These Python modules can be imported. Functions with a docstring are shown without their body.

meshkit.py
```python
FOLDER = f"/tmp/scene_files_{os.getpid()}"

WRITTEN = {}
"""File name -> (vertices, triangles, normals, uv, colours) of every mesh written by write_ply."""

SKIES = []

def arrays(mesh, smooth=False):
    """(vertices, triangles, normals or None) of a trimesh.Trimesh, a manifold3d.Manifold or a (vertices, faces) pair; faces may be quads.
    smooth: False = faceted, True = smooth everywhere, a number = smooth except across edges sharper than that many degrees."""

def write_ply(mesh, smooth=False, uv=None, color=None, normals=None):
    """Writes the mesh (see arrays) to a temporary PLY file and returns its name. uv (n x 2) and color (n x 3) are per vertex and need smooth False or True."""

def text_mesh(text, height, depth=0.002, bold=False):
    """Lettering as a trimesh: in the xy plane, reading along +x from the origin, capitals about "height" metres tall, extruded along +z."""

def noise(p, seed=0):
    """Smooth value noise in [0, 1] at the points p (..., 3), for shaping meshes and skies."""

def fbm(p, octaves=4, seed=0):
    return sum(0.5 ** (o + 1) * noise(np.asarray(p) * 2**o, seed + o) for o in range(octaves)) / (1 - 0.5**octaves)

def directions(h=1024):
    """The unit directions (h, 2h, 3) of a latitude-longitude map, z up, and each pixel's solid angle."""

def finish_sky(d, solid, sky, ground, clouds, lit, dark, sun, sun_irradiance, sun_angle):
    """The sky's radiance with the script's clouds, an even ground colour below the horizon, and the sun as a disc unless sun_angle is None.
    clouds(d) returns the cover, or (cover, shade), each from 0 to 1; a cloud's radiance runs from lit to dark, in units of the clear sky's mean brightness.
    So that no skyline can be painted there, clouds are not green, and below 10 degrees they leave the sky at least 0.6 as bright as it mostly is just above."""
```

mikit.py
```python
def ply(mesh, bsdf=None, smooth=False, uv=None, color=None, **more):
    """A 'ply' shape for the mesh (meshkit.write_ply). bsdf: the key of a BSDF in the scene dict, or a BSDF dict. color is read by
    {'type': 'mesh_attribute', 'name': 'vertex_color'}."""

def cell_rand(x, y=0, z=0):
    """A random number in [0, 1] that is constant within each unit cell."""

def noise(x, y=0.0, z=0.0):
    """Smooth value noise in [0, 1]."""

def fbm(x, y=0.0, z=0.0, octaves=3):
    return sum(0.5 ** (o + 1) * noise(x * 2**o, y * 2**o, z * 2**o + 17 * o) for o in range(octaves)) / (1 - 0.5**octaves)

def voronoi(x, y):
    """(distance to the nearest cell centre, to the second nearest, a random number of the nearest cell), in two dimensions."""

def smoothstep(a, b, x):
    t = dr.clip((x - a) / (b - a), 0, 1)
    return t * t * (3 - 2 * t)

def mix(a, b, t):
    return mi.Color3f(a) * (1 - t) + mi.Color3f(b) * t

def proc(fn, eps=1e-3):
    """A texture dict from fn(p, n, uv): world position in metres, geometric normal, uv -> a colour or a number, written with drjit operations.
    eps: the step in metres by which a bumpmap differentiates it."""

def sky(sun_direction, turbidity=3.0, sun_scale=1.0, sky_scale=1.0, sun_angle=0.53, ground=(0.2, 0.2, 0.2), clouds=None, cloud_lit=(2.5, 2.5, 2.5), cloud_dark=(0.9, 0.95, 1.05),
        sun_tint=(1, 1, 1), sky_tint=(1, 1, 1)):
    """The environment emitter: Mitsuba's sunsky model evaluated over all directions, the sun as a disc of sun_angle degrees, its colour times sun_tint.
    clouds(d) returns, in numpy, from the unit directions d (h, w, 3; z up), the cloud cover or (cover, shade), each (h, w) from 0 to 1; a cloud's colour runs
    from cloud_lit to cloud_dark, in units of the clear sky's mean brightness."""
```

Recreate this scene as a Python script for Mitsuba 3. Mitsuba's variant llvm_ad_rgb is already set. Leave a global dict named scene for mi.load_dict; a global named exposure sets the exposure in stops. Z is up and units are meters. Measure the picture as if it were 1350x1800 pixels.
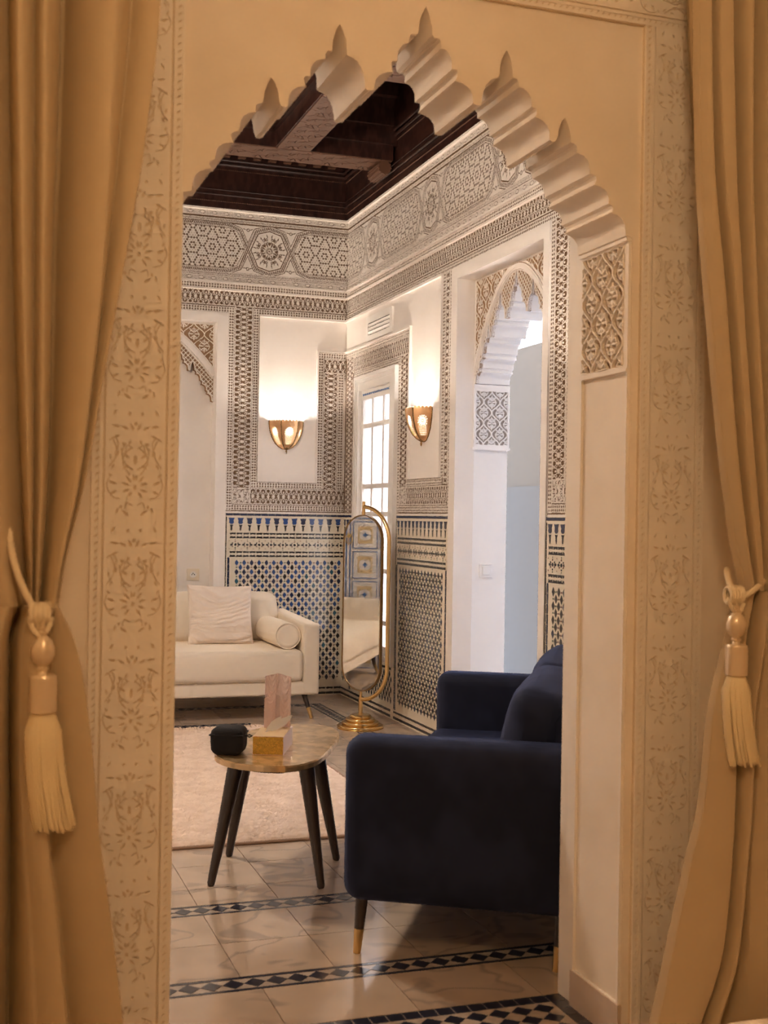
import math, random
import numpy as np, trimesh, drjit as dr, mitsuba as mi, mikit, meshkit
from mikit import noise, fbm, cell_rand, smoothstep, mix
from shapely.geometry import Polygon, LineString, Point, box as sbox
from shapely.ops import unary_union
from shapely import affinity
import manifold3d as m3

T = mi.ScalarTransform4f
PI = math.pi
random.seed(7)
rng = np.random.default_rng(7)
scene, labels = {"type": "scene"}, {}

# ------------------------------------------------------------------ camera, sky, lamps, exposure
FPX, YAW, PITCH, ROLL, CAMZ = 2148.0, 0.33407, 0.0047, 0.0164, 1.35


def cam_axes():
    f = np.array([math.sin(YAW) * math.cos(PITCH), math.cos(YAW) * math.cos(PITCH), math.sin(PITCH)])
    r = np.array([math.cos(YAW), -math.sin(YAW), 0.0])
    u = np.cross(r, f)
    r2 = math.cos(ROLL) * r + math.sin(ROLL) * u
    return r2, np.cross(r2, f), f


_r, _u, _f = cam_axes()
scene["camera"] = {
    "type": "thinlens", "fov": math.degrees(2 * math.atan(675 / FPX)), "fov_axis": "x",
    "aperture_radius": 0.0045, "focus_distance": 6.3, "near_clip": 0.05, "far_clip": 100.0,
    "to_world": T().look_at(origin=[0, 0, CAMZ], target=(np.array([0, 0, CAMZ]) + _f).tolist(), up=_u.tolist()),
}
exposure = 0.0
scene["sky"] = mikit.sky((0.5, -0.3, 0.8), turbidity=6.0, sun_scale=0.0, sky_scale=42.0, sky_tint=(1.32, 1.07, 0.90))
HALL_FILL = (53.0, 34.0, 17.6)      # added unseen lamp, warm light for the hall side
SALON_FILL = (188.0, 154.0, 121.0)    # added unseen lamp that lights the salon
SCONCE = (1200.0, 1020.0, 850.0)      # bulbs of the wall lamps

# ------------------------------------------------------------------ helpers
def cat(ms):
    ms = [m for m in ms if m is not None and len(m.faces)]
    v, f, o = [], [], 0
    for m in ms:
        v.append(np.asarray(m.vertices)); f.append(np.asarray(m.faces) + o); o += len(m.vertices)
    return trimesh.Trimesh(np.vstack(v), np.vstack(f), process=False)


def rep(m, offs):
    offs = np.asarray(offs, float).reshape(-1, 3)
    v, f, n = np.asarray(m.vertices), np.asarray(m.faces), len(m.vertices)
    vv = (v[None] + offs[:, None]).reshape(-1, 3)
    ff = (f[None] + (np.arange(len(offs)) * n)[:, None, None]).reshape(-1, 3)
    return trimesh.Trimesh(vv, ff, process=False)


def polys(g):
    if g is None or g.is_empty: return []
    if g.geom_type == "Polygon": return [g]
    return [p for p in g.geoms if p.geom_type == "Polygon" and p.area > 1e-9]


def ext(g, d, bottom=False, z0=0.0):
    """Extrude polygons to thickness d; without the hidden bottom."""
    out = []
    for p in polys(g):
        if p.area < 2e-7: continue
        m = trimesh.creation.extrude_polygon(p, d, engine="earcut")
        if not bottom:
            v, f = np.asarray(m.vertices), np.asarray(m.faces)
            low = (v[f][:, :, 2] < 1e-7).all(1)
            m = trimesh.Trimesh(v, f[~low], process=False)
        out.append(m)
    m = cat(out)
    if z0: m.vertices[:, 2] += z0
    return m


def put(m, fr, z=0.0):
    """From (u, v, out) of a wall frame to the world."""
    o, U, V, N = fr
    p = np.asarray(m.vertices)
    w = np.asarray(o, float) + p[:, :1] * np.asarray(U, float) + p[:, 1:2] * np.asarray(V, float) + (p[:, 2:3] + z) * np.asarray(N, float)
    f = np.asarray(m.faces)
    if np.dot(np.cross(U, V), N) < 0: f = f[:, ::-1]
    return trimesh.Trimesh(w, f, process=False)


def bx(x0, x1, y0, y1, z0, z1):
    m = trimesh.creation.box(extents=(x1 - x0, y1 - y0, z1 - z0))
    m.apply_translation(((x0 + x1) / 2, (y0 + y1) / 2, (z0 + z1) / 2))
    return m


def rbox(sx, sy, sz, r, n=4, flat=3):
    """Box centred at 0 with rounded edges."""
    def ticks(s):
        h = s / 2
        a = -h + r * (1 - np.cos(np.linspace(0, PI / 2, n + 1)))
        mid = np.linspace(-h + r, h - r, flat + 2)[1:-1]
        return np.unique(np.round(np.concatenate([a, mid, -a]), 9))
    tx, ty, tz = ticks(sx), ticks(sy), ticks(sz)
    vs, fs, o = [], [], 0
    for ax, (ta, tb, s) in enumerate(((ty, tz, sx), (tz, tx, sy), (tx, ty, sz))):
        for sg in (-1, 1):
            A, B = np.meshgrid(ta, tb, indexing="ij")
            p = np.zeros(A.shape + (3,))
            p[..., ax] = sg * s / 2; p[..., (ax + 1) % 3] = A; p[..., (ax + 2) % 3] = B
            i, j = np.meshgrid(np.arange(len(ta) - 1), np.arange(len(tb) - 1), indexing="ij")
            k = len(tb)
            q = np.stack([i * k + j, (i + 1) * k + j, (i + 1) * k + j + 1, i * k + j + 1], -1).reshape(-1, 4)
            if sg < 0: q = q[:, ::-1]
            vs.append(p.reshape(-1, 3)); fs.append(np.vstack([q[:, [0, 1, 2]], q[:, [0, 2, 3]]]) + o); o += p.size // 3
    v, f = np.vstack(vs), np.vstack(fs)
    lim = np.array([sx, sy, sz]) / 2 - r
    q = np.clip(v, -lim, lim); d = v - q
    L = np.linalg.norm(d, axis=1, keepdims=True)
    v = np.where(L > 1e-9, q + r * d / np.maximum(L, 1e-9), v)
    m = trimesh.Trimesh(v, f, process=False); m.merge_vertices(digits_vertex=7)
    return m


def moved(m, x=0, y=0, z=0, rz=0, rx=0, ry=0):
    m = m.copy()
    for a, ax in ((rx, [1, 0, 0]), (ry, [0, 1, 0]), (rz, [0, 0, 1])):
        if a: m.apply_transform(trimesh.transformations.rotation_matrix(a, ax))
    m.apply_translation((x, y, z))
    return m


def lathe(prof, n=32):
    m = trimesh.creation.revolve(np.asarray(prof, float), sections=n)
    return m


def tube(pts, r, n=8, closed=False, caps=True):
    p = np.asarray(pts, float); k = len(p)
    r = np.broadcast_to(np.asarray(r, float), (k,))
    t = np.roll(p, -1, 0) - np.roll(p, 1, 0) if closed else np.gradient(p, axis=0)
    t /= np.linalg.norm(t, axis=1, keepdims=True) + 1e-12
    ref = np.array([0, 0, 1.0]) if abs(t[0, 2]) < 0.9 else np.array([1.0, 0, 0])
    a = np.zeros_like(p); a[0] = np.cross(t[0], ref)
    for i in range(k):
        if i: a[i] = a[i - 1] - t[i] * np.dot(a[i - 1], t[i])
        a[i] /= np.linalg.norm(a[i]) + 1e-12
    b = np.cross(t, a); ang = np.arange(n) * 2 * PI / n
    v = (p[:, None] + r[:, None, None] * (np.cos(ang)[None, :, None] * a[:, None] + np.sin(ang)[None, :, None] * b[:, None])).reshape(-1, 3)
    m_ = k if closed else k - 1
    i, j = np.meshgrid(np.arange(m_), np.arange(n), indexing="ij"); i2 = (i + 1) % k
    q = np.stack([i * n + j, i * n + (j + 1) % n, i2 * n + (j + 1) % n, i2 * n + j], -1).reshape(-1, 4)
    f = [q[:, [0, 1, 2]], q[:, [0, 2, 3]]]
    if caps and not closed:
        v = np.vstack([v, p[:1], p[-1:]]); jj = np.arange(n)
        f += [np.stack([jj * 0 + k * n, (jj + 1) % n, jj], 1), np.stack([jj * 0 + k * n + 1, (k - 1) * n + jj, (k - 1) * n + (jj + 1) % n], 1)]
    m = trimesh.Trimesh(v, np.vstack(f), process=False)
    return m


def grid_mesh(P, flip=False):
    """Surface through a (rows, cols, 3) grid of points."""
    a, b = P.shape[:2]
    i, j = np.meshgrid(np.arange(a - 1), np.arange(b - 1), indexing="ij")
    q = np.stack([i * b + j, (i + 1) * b + j, (i + 1) * b + j + 1, i * b + j + 1], -1).reshape(-1, 4)
    if flip: q = q[:, ::-1]
    return trimesh.Trimesh(P.reshape(-1, 3), np.vstack([q[:, [0, 1, 2]], q[:, [0, 2, 3]]]), process=False)


def fresh(key):
    if key not in scene and key not in _roots: return key
    k = 1
    while f"{key}_{k:03d}" in scene or f"{key}_{k:03d}" in _roots: k += 1
    return f"{key}_{k:03d}"


_roots, _next = set(), {}


def numbered(key):
    k = _next.get(key)
    if k is None:
        _next[key] = 1
        return key
    _next[key] = k + 1
    return f"{key}_{k:03d}"


def thing(name, label, cat_, group=None):
    k = numbered(name); _roots.add(k)
    labels[k] = {"label": label, "category": cat_}
    if group: labels[k]["group"] = group
    return k


def part(parent, name, mesh, mat, smooth=False, label=None, stuff=False, **more):
    k = numbered(f"{parent}__{name}")
    scene[k] = mikit.ply(mesh, mat, smooth=smooth, **more)
    if label or stuff:
        labels[k] = {}
        if label: labels[k]["label"] = label
        if stuff: labels[k]["kind"] = "stuff"
    return k


def share(parent, name, shape, M=None):
    """One more entry that reuses a ply dict under another transform."""
    k = numbered(f"{parent}__{name}")
    scene[k] = {**shape, "to_world": M} if M is not None else dict(shape)
    return k


def struct(name, mesh, mat, smooth=False, label=None):
    k = numbered(name); _roots.add(k)
    labels[k] = {"kind": "structure"}
    if label: labels[k]["label"] = label
    if mesh is not None: scene[k] = mikit.ply(mesh, mat, smooth=smooth)
    return k


def rgb(c): return {"type": "rgb", "value": [float(x) for x in c]}


def mat(name, base, rough=0.6, metallic=0.0, spec=0.5, coat=0.0, coat_gloss=0.9, sheen=0.0, bump=None, bump_scale=1.0, tint=0.0, eps=1e-3):
    d = {"type": "principled", "base_color": base if isinstance(base, dict) else rgb(base), "roughness": rough if isinstance(rough, dict) else float(rough), "metallic": float(metallic), "specular": float(spec)}
    if coat: d.update(clearcoat=float(coat), clearcoat_gloss=float(coat_gloss))
    if sheen: d.update(sheen=float(sheen), sheen_tint=float(tint))
    if bump is not None: d = {"type": "bumpmap", "arbitrary": mikit.proc(bump, eps), "scale": float(bump_scale), "bsdf": d}
    scene[name] = {"type": "twosided", "bsdf": d}
    return name


# ------------------------------------------------------------------ materials
def tone(a, b, s, lo=0.3, hi=0.7, sx=1.0, sy=1.0, sz=1.0):
    return mikit.proc(lambda p, n, uv: mix(a, b, smoothstep(lo, hi, fbm(p.x * s * sx + 3.1, p.y * s * sy + 7.7, p.z * s * sz + 1.3, 3))))


mat("m_hall_plaster", tone((0.83, 0.77, 0.69), (0.78, 0.715, 0.625), 5), 0.8, spec=0.2, bump=lambda p, n, uv: fbm(p.x * 40, p.y * 40, p.z * 40, 3), bump_scale=0.0012)
mat("m_hall_stucco", (0.83, 0.785, 0.715), 0.85, spec=0.15)
mat("m_hall_ground", (0.64, 0.55, 0.43), 0.9, spec=0.1)
mat("m_white", tone((0.82, 0.78, 0.74), (0.79, 0.745, 0.70), 3), 0.75, spec=0.2)
mat("m_jamb", (0.83, 0.785, 0.725), 0.75, spec=0.2)
mat("m_stucco", (0.80, 0.755, 0.70), 0.85, spec=0.15)
mat("m_shade_ground", (0.12, 0.072, 0.042), 0.95, spec=0.05)  # brown ground paint, darkened to hold the shade of deep stucco holes
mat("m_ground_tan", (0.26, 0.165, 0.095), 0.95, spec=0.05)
mat("m_shade_grey", (0.40, 0.36, 0.33), 0.9, spec=0.1)  # grey puts the shade of the panel slits into the colour
mat("m_daywhite", (0.86, 0.855, 0.85), 0.6, spec=0.3)
mat("m_bluewall", (0.150, 0.138, 0.122), 0.8, spec=0.2)
mat("m_greige", (0.165, 0.137, 0.105), 0.8, spec=0.2)
mat("m_wood", tone((0.030, 0.012, 0.009), (0.016, 0.007, 0.006), 14, sx=3), 0.28, spec=0.5)
mat("m_carved_wood", (0.090, 0.043, 0.026), 0.42, spec=0.4)
mat("m_zel_base", (0.78, 0.71, 0.58), 0.16, spec=0.5)
mat("m_zel_blue", (0.022, 0.055, 0.19), 0.1, spec=0.6)
mat("m_zel_navy", (0.012, 0.018, 0.05), 0.1, spec=0.6)
mat("m_zel_teal", (0.02, 0.08, 0.13), 0.1, spec=0.6)
mat("m_zel_black", (0.010, 0.010, 0.014), 0.1, spec=0.6)
mat("m_zel_brown", (0.13, 0.045, 0.03), 0.15, spec=0.5)
mat("m_zel_green", (0.05, 0.075, 0.035), 0.15, spec=0.5)


def marble_fn(shift, a, b):
    def fn(p, n, uv):
        x, y = p.x + shift, p.y - shift * 0.7
        w = fbm(x * 3.2, y * 3.2, 2.0, 3)
        v = dr.abs(fbm(x * 2.6 + w * 1.8, y * 4.0 - w * 1.4, 5.0, 4) - 0.5)
        vein = 1 - smoothstep(0.0, 0.045, v)
        cloud = smoothstep(0.35, 0.7, fbm(x * 5, y * 5, 9.0, 3))
        return mix(mix(a, b, cloud * 0.75), (0.22, 0.175, 0.15), vein * 0.55)
    return fn


for i, s in enumerate((0.0, 5.3, 11.9)):
    mat(f"m_marble_{i}", mikit.proc(marble_fn(s, (0.49, 0.385, 0.295), (0.40, 0.305, 0.225))), 0.13, spec=0.55)
mat("m_grout", (0.36, 0.30, 0.25), 0.8)
mat("m_mosaic_dark", (0.016, 0.017, 0.028), 0.12, spec=0.6)
mat("m_mosaic_light", tone((0.50, 0.42, 0.35), (0.36, 0.30, 0.25), 30), 0.12, spec=0.6)
mat("m_baseboard", tone((0.66, 0.545, 0.45), (0.58, 0.47, 0.38), 9), 0.2, spec=0.5)
mat("m_curtain", (0.445, 0.35, 0.228), 0.75, spec=0.25, sheen=0.5, tint=0.6,
    bump=lambda p, n, uv: noise(p.x * 500, p.y * 500, p.z * 180), bump_scale=0.0004, eps=5e-4)
mat("m_rope", (0.72, 0.62, 0.45), 0.6, spec=0.3, sheen=0.6, tint=0.5)
mat("m_tassel", (0.77, 0.65, 0.42), 0.5, spec=0.4, sheen=0.8, tint=0.5)
mat("m_satin", (0.70, 0.57, 0.41), 0.25, metallic=0.35, spec=0.6)
mat("m_velvet", mikit.proc(lambda p, n, uv: mix((0.006, 0.009, 0.023), (0.011, 0.016, 0.039), smoothstep(0.35, 0.7, fbm(p.x * 9, p.y * 9, p.z * 6, 3)))), 0.7, spec=0.16, sheen=0.6, tint=1.0)
mat("m_boucle", (0.82, 0.735, 0.61), 0.9, spec=0.15, sheen=0.4, tint=0.5, bump=lambda p, n, uv: noise(p.x * 170, p.y * 170, p.z * 170), bump_scale=0.003, eps=2e-3)
mat("m_pillow", (0.84, 0.735, 0.64), 0.85, spec=0.2, sheen=0.6, tint=0.4,
    bump=lambda p, n, uv: 0.5 + 0.5 * dr.sin(170 * p.z + 14 * fbm(p.x * 14, p.y * 14, p.z * 14, 3)), bump_scale=0.006, eps=2e-3)
mat("m_brass", (0.80, 0.55, 0.24), 0.2, metallic=1.0)
mat("m_brass_dark", (0.25, 0.16, 0.07), 0.35, metallic=1.0)
mat("m_copper", (0.80, 0.47, 0.24), 0.35, metallic=0.85)
scene["m_mirror"] = {"type": "twosided", "bsdf": {"type": "conductor", "specular_reflectance": rgb((0.92, 0.92, 0.91))}}
mat("m_legwood", (0.024, 0.016, 0.013), 0.35, spec=0.5)
mat("m_tabletop", mikit.proc(lambda p, n, uv: mix((0.68, 0.48, 0.26), (0.50, 0.34, 0.17), smoothstep(0.35, 0.65, fbm(p.x * 30, p.y * 30, 2.0, 3)))), 0.12, metallic=0.65, spec=0.7,
    bump=lambda p, n, uv: 0.5 + 0.5 * dr.sin(dr.sqrt(dr.square(p.x - 1.36) + dr.square(p.y - 4.80)) * 420), bump_scale=0.0004, eps=1e-3)
mat("m_blackfabric", (0.010, 0.010, 0.012), 0.85, spec=0.2, sheen=0.3)
mat("m_goldglitter", tone((0.70, 0.43, 0.08), (0.34, 0.19, 0.03), 420, 0.35, 0.65), 0.35, metallic=0.7)
mat("m_goldpaper", (0.72, 0.54, 0.32), 0.45, metallic=0.3)
mat("m_pinkpaper", (0.80, 0.66, 0.63), 0.6, spec=0.3)
mat("m_rug", tone((0.86, 0.70, 0.575), (0.76, 0.60, 0.475), 16), 0.95, spec=0.05, sheen=0.5, tint=0.3)
mat("m_rug_edge", (0.40, 0.27, 0.20), 0.95, spec=0.05)
mat("m_paint", (0.84, 0.82, 0.79), 0.35, spec=0.4)
mat("m_doorgold", (0.66, 0.50, 0.27), 0.4, spec=0.4)
mat("m_doorblue", (0.05, 0.13, 0.33), 0.4, spec=0.4)
mat("m_plastic", (0.86, 0.86, 0.86), 0.3, spec=0.5)
mat("m_slot", (0.03, 0.025, 0.02), 0.7)
scene["m_pane"] = {"type": "principledthin", "base_color": rgb((0.95, 0.95, 0.95)), "roughness": 0.3, "diff_trans": 1.8, "spec_trans": 0.0}
scene["m_redglass"] = {"type": "principledthin", "base_color": rgb((0.88, 0.70, 0.52)), "roughness": 0.4, "diff_trans": 1.3, "spec_trans": 0.0}

# ------------------------------------------------------------------ dimensions
YF, YM, YR = 2.79, 3.05, 3.14            # arch wall: hall face, step in the jamb, salon face
AX, AHW = 1.055, 0.585                   # arch centre and half width
XL, XR, YB, ZC = -0.645, 2.765, 8.90, 4.42
FR_F = ((0, YF, 0), (1, 0, 0), (0, 0, 1), (0, -1, 0))
FR_B = ((0, YB, 0), (1, 0, 0), (0, 0, 1), (0, -1, 0))
FR_R = ((XR, YB, 0), (0, -1, 0), (0, 0, 1), (-1, 0, 0))
FR_L = ((XL, 3.14, 0), (0, 1, 0), (0, 0, 1), (1, 0, 0))


def arc(p0, p1, vertical_first, n=6):
    """Quarter ellipse from p0 to p1."""
    t = np.linspace(0, PI / 2, n + 1)
    if vertical_first:  # leaves p0 vertically, arrives horizontally
        return [(p0[0] + (p1[0] - p0[0]) * (1 - math.cos(a)), p0[1] + (p1[1] - p0[1]) * math.sin(a)) for a in t]
    return [(p0[0] + (p1[0] - p0[0]) * math.sin(a), p0[1] + (p1[1] - p0[1]) * (1 - math.cos(a))) for a in t]


def arch_half():
    """Right half of the lambrequin arch, apex first: (offset from the centre, height)."""
    P = [(0, 2.601), (0.010, 2.580), (0.0165, 2.556), (0.018, 2.534)]
    def lobe(a, b): return arc(a, b, False)
    P += [(0.026, 2.527), (0.036, 2.529), (0.041, 2.522), (0.042, 2.505)]
    P += lobe((0.042, 2.505), (0.071, 2.470)) + [(0.071, 2.457), (0.084, 2.457), (0.087, 2.450), (0.084, 2.436), (0.080, 2.430)]
    P += lobe((0.080, 2.430), (0.128, 2.395)) + [(0.129, 2.380), (0.143, 2.377), (0.152, 2.380)]
    P += arc((0.152, 2.380), (0.194, 2.452), True) + [(0.200, 2.456), (0.202, 2.490), (0.209, 2.510), (0.219, 2.526), (0.228, 2.508), (0.235, 2.485), (0.2365, 2.458)]
    P += [(0.246, 2.459), (0.252, 2.452), (0.253, 2.437)]
    P += lobe((0.253, 2.437), (0.289, 2.405)) + [(0.290, 2.392), (0.302, 2.391), (0.305, 2.384), (0.302, 2.372), (0.298, 2.367)]
    P += lobe((0.298, 2.367), (0.341, 2.330)) + [(0.342, 2.315), (0.350, 2.311), (0.359, 2.313)]
    P += [(0.364, 2.325), (0.368, 2.350), (0.375, 2.366), (0.384, 2.376), (0.392, 2.362), (0.399, 2.342), (0.4015, 2.316)]
    P += [(0.414, 2.311), (0.419, 2.305), (0.420, 2.290)]
    P += lobe((0.420, 2.290), (0.456, 2.258)) + [(0.458, 2.242), (0.473, 2.238), (0.477, 2.230), (0.473, 2.218), (0.469, 2.214)]
    P += lobe((0.469, 2.214), (0.512, 2.185)) + [(0.513, 2.170), (0.523, 2.166), (0.527, 2.158), (0.523, 2.150), (0.519, 2.147)]
    P += lobe((0.519, 2.147), (0.563, 2.112)) + [(0.565, 2.092), (0.585, 2.088)]
    out = [P[0]]
    for p in P[1:]:
        if abs(p[0] - out[-1][0]) + abs(p[1] - out[-1][1]) > 1e-5: out.append(p)
    return out


HALF = arch_half()


def arch_line(cx, foot, sx=1.0, sz=1.0):
    """Left foot over the apex to the right foot."""
    r = [(cx + x * sx, foot + (z - 2.088) * sz) for x, z in HALF]
    l = [(cx - x * sx, foot + (z - 2.088) * sz) for x, z in HALF]
    return l[::-1] + r[1:]


# ================================================================== setting: hall side (arch wall)
outer = sbox(-1.9, 0, 4.4, 3.9)
opening = Polygon([(AX - AHW, -0.2)] + arch_line(AX, 2.088) + [(AX + AHW, -0.2)])
wall_front = struct("wall_front", None, None, label="hall wall with the scalloped arch between the two curtains")
m = ext(outer.difference(opening), YM - YF, True)
part(wall_front, "arch", put(m, ((0, YM, 0), (1, 0, 0), (0, 0, 1), (0, -1, 0))), "m_hall_plaster", smooth=28, label="cream plaster with a lobed and pointed arch")
m = ext(outer.difference(sbox(AX - AHW, -1, AX + AHW, 2.74)), YR - YM, True)
part(wall_front, "lintel", put(m, ((0, YR, 0), (1, 0, 0), (0, 0, 1), (0, -1, 0))), "m_jamb")

# carved bands round the arch
def ell(cx, cy, a, b, ang=0, n=10):
    t = np.arange(n) * 2 * PI / n
    g = Polygon(np.stack([a * np.cos(t), b * np.sin(t)], 1))
    return affinity.translate(affinity.rotate(g, ang, origin=(0, 0)), cx, cy)


def leaf(cx, cy, L, w, ang):
    """Pointed leaf from (cx, cy) outward along ang (degrees)."""
    g = Polygon([(0, 0), (L * 0.3, w / 2), (L * 0.65, w * 0.42), (L, 0), (L * 0.65, -w * 0.42), (L * 0.3, -w / 2)])
    return affinity.translate(affinity.rotate(g, ang, origin=(0, 0)), cx, cy)


def curve(pts, w, n=10):
    """Smooth stroke through points (Catmull-Rom)."""
    p = np.asarray(pts, float); p = np.vstack([2 * p[0] - p[1], p, 2 * p[-1] - p[-2]])
    out = []
    for i in range(1, len(p) - 2):
        for t in np.linspace(0, 1, n, endpoint=False):
            out.append(0.5 * ((2 * p[i]) + (-p[i - 1] + p[i + 1]) * t + (2 * p[i - 1] - 5 * p[i] + 4 * p[i + 1] - p[i + 2]) * t * t + (-p[i - 1] + 3 * p[i] - 3 * p[i + 1] + p[i + 2]) * t ** 3))
    out.append(p[-2])
    return LineString(out).buffer(w / 2, resolution=2, cap_style=1)


def mirror_x(gs): return gs + [affinity.scale(g, -1, 1, origin=(0, 0)) for g in gs]


def band_cuts(P):
    """Incised slits of one repeat of the hall's carved band: x in +-0.066, y in 0..P."""
    A = []   # flower of leaf slits at y = 0.30 P
    c = 0.30 * P
    for a, L, r0 in ((20, .020, .012), (-20, .018, .012), (52, .022, .012), (82, .016, .014), (-55, .02, .012)):
        A.append(leaf(r0 * math.cos(math.radians(a)), c + r0 * math.sin(math.radians(a)), L, .0065, a))
    A += [leaf(.040, c + .006, .020, .007, 25), leaf(.040, c - .008, .018, .006, -30), leaf(.052, c + .022, .012, .005, 60)]
    A += [curve([(.058, c + .02), (.062, c + .002), (.050, c - .020), (.034, c - .026)], .0028)]
    A += [curve([(.006, c + .040), (.022, c + .052), (.030, c + .075), (.022, c + .098)], .0032)]
    A += [curve([(.058, c + .045), (.044, c + .066), (.042, c + .088), (.052, c + .11)], .003)]
    d = 0.80 * P  # lily
    A += [leaf(.004, d - .004, .020, .007, 65), leaf(.016, d - .002, .018, .0065, 30), leaf(.010, d - .024, .014, .006, -70), leaf(.034, d + .004, .020, .0065, 12), leaf(.034, d - .014, .018, .006, -22)]
    A += [ell(.014, d + .034, .0035, .0045), ell(.027, d - .034, .003, .004)]
    A += [curve([(.058, d - .026), (.046, d - .020), (.038, d - .034), (.044, d - .058)], .0032)]
    A += [curve([(.008, d - .042), (.024, d - .058), (.026, d - .082), (.012, d - .102)], .0032)]
    A += [leaf(.050, d + .030, .016, .006, 120), leaf(.054, d - .070, .014, .005, 80)]
    e = 0.055 * P
    for y in (e, .545 * P):
        A += [leaf(.012, y, .022, .0065, 40), leaf(.014, y - .014, .018, .006, -35), leaf(.040, y + .004, .016, .0055, 100), leaf(.046, y - .012, .014, .005, -60), ell(.030, y + .020, .003, .004)]
        A += [curve([(.006, y + .024), (.018, y + .030), (.022, y + .016)], .0026)]
    return unary_union(mirror_x(A) + [ell(0, c, .004, .006), ell(0, d + .012, .004, .005), ell(0, c + .060, .004, .009), ell(0, d - .068, .004, .010)])


BP = 0.262
cuts = band_cuts(BP)
unit = sbox(-.0665, 0, .0665, BP).difference(cuts)
slant = unary_union([Polygon([(-.004, 0.002), (.004, 0.008), (.004, 0.013), (-.004, 0.007)])])
braid = sbox(-.008, 0, .008, .0172).difference(slant)
U_BAND, U_BRAID = ext(unit, .006), ext(braid, .005)


def hall_band(x0, x1, v0, v1, horizontal=False, inner_right=True):
    """One carved band; in its own frame it runs along v."""
    w = x1 - x0; c = (x0 + x1) / 2; out = []
    n = int(round((v1 - v0) / BP)); nb = int((v1 - v0) / .0172); q = (v1 - v0) / n
    ub = U_BAND.copy(); ub.vertices = np.asarray(ub.vertices) * (1, q / BP, 1)
    out.append(rep(ub, [(c, v0 + i * q, 0) for i in range(n)]))
    for s in (-1, 1):
        out.append(rep(U_BRAID, [(c + s * .0835, v0 + i * .0172, 0) for i in range(nb)]))
        e = ext(sbox(c + s * .0755 - .004, v0, c + s * .0755 + .004, v1), .008)
        e2 = ext(sbox(min(c + s * .0915, c + s * w / 2), v0, max(c + s * .0915, c + s * w / 2), v1), .0065)
        out += [e, e2]
    return cat(out)


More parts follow.
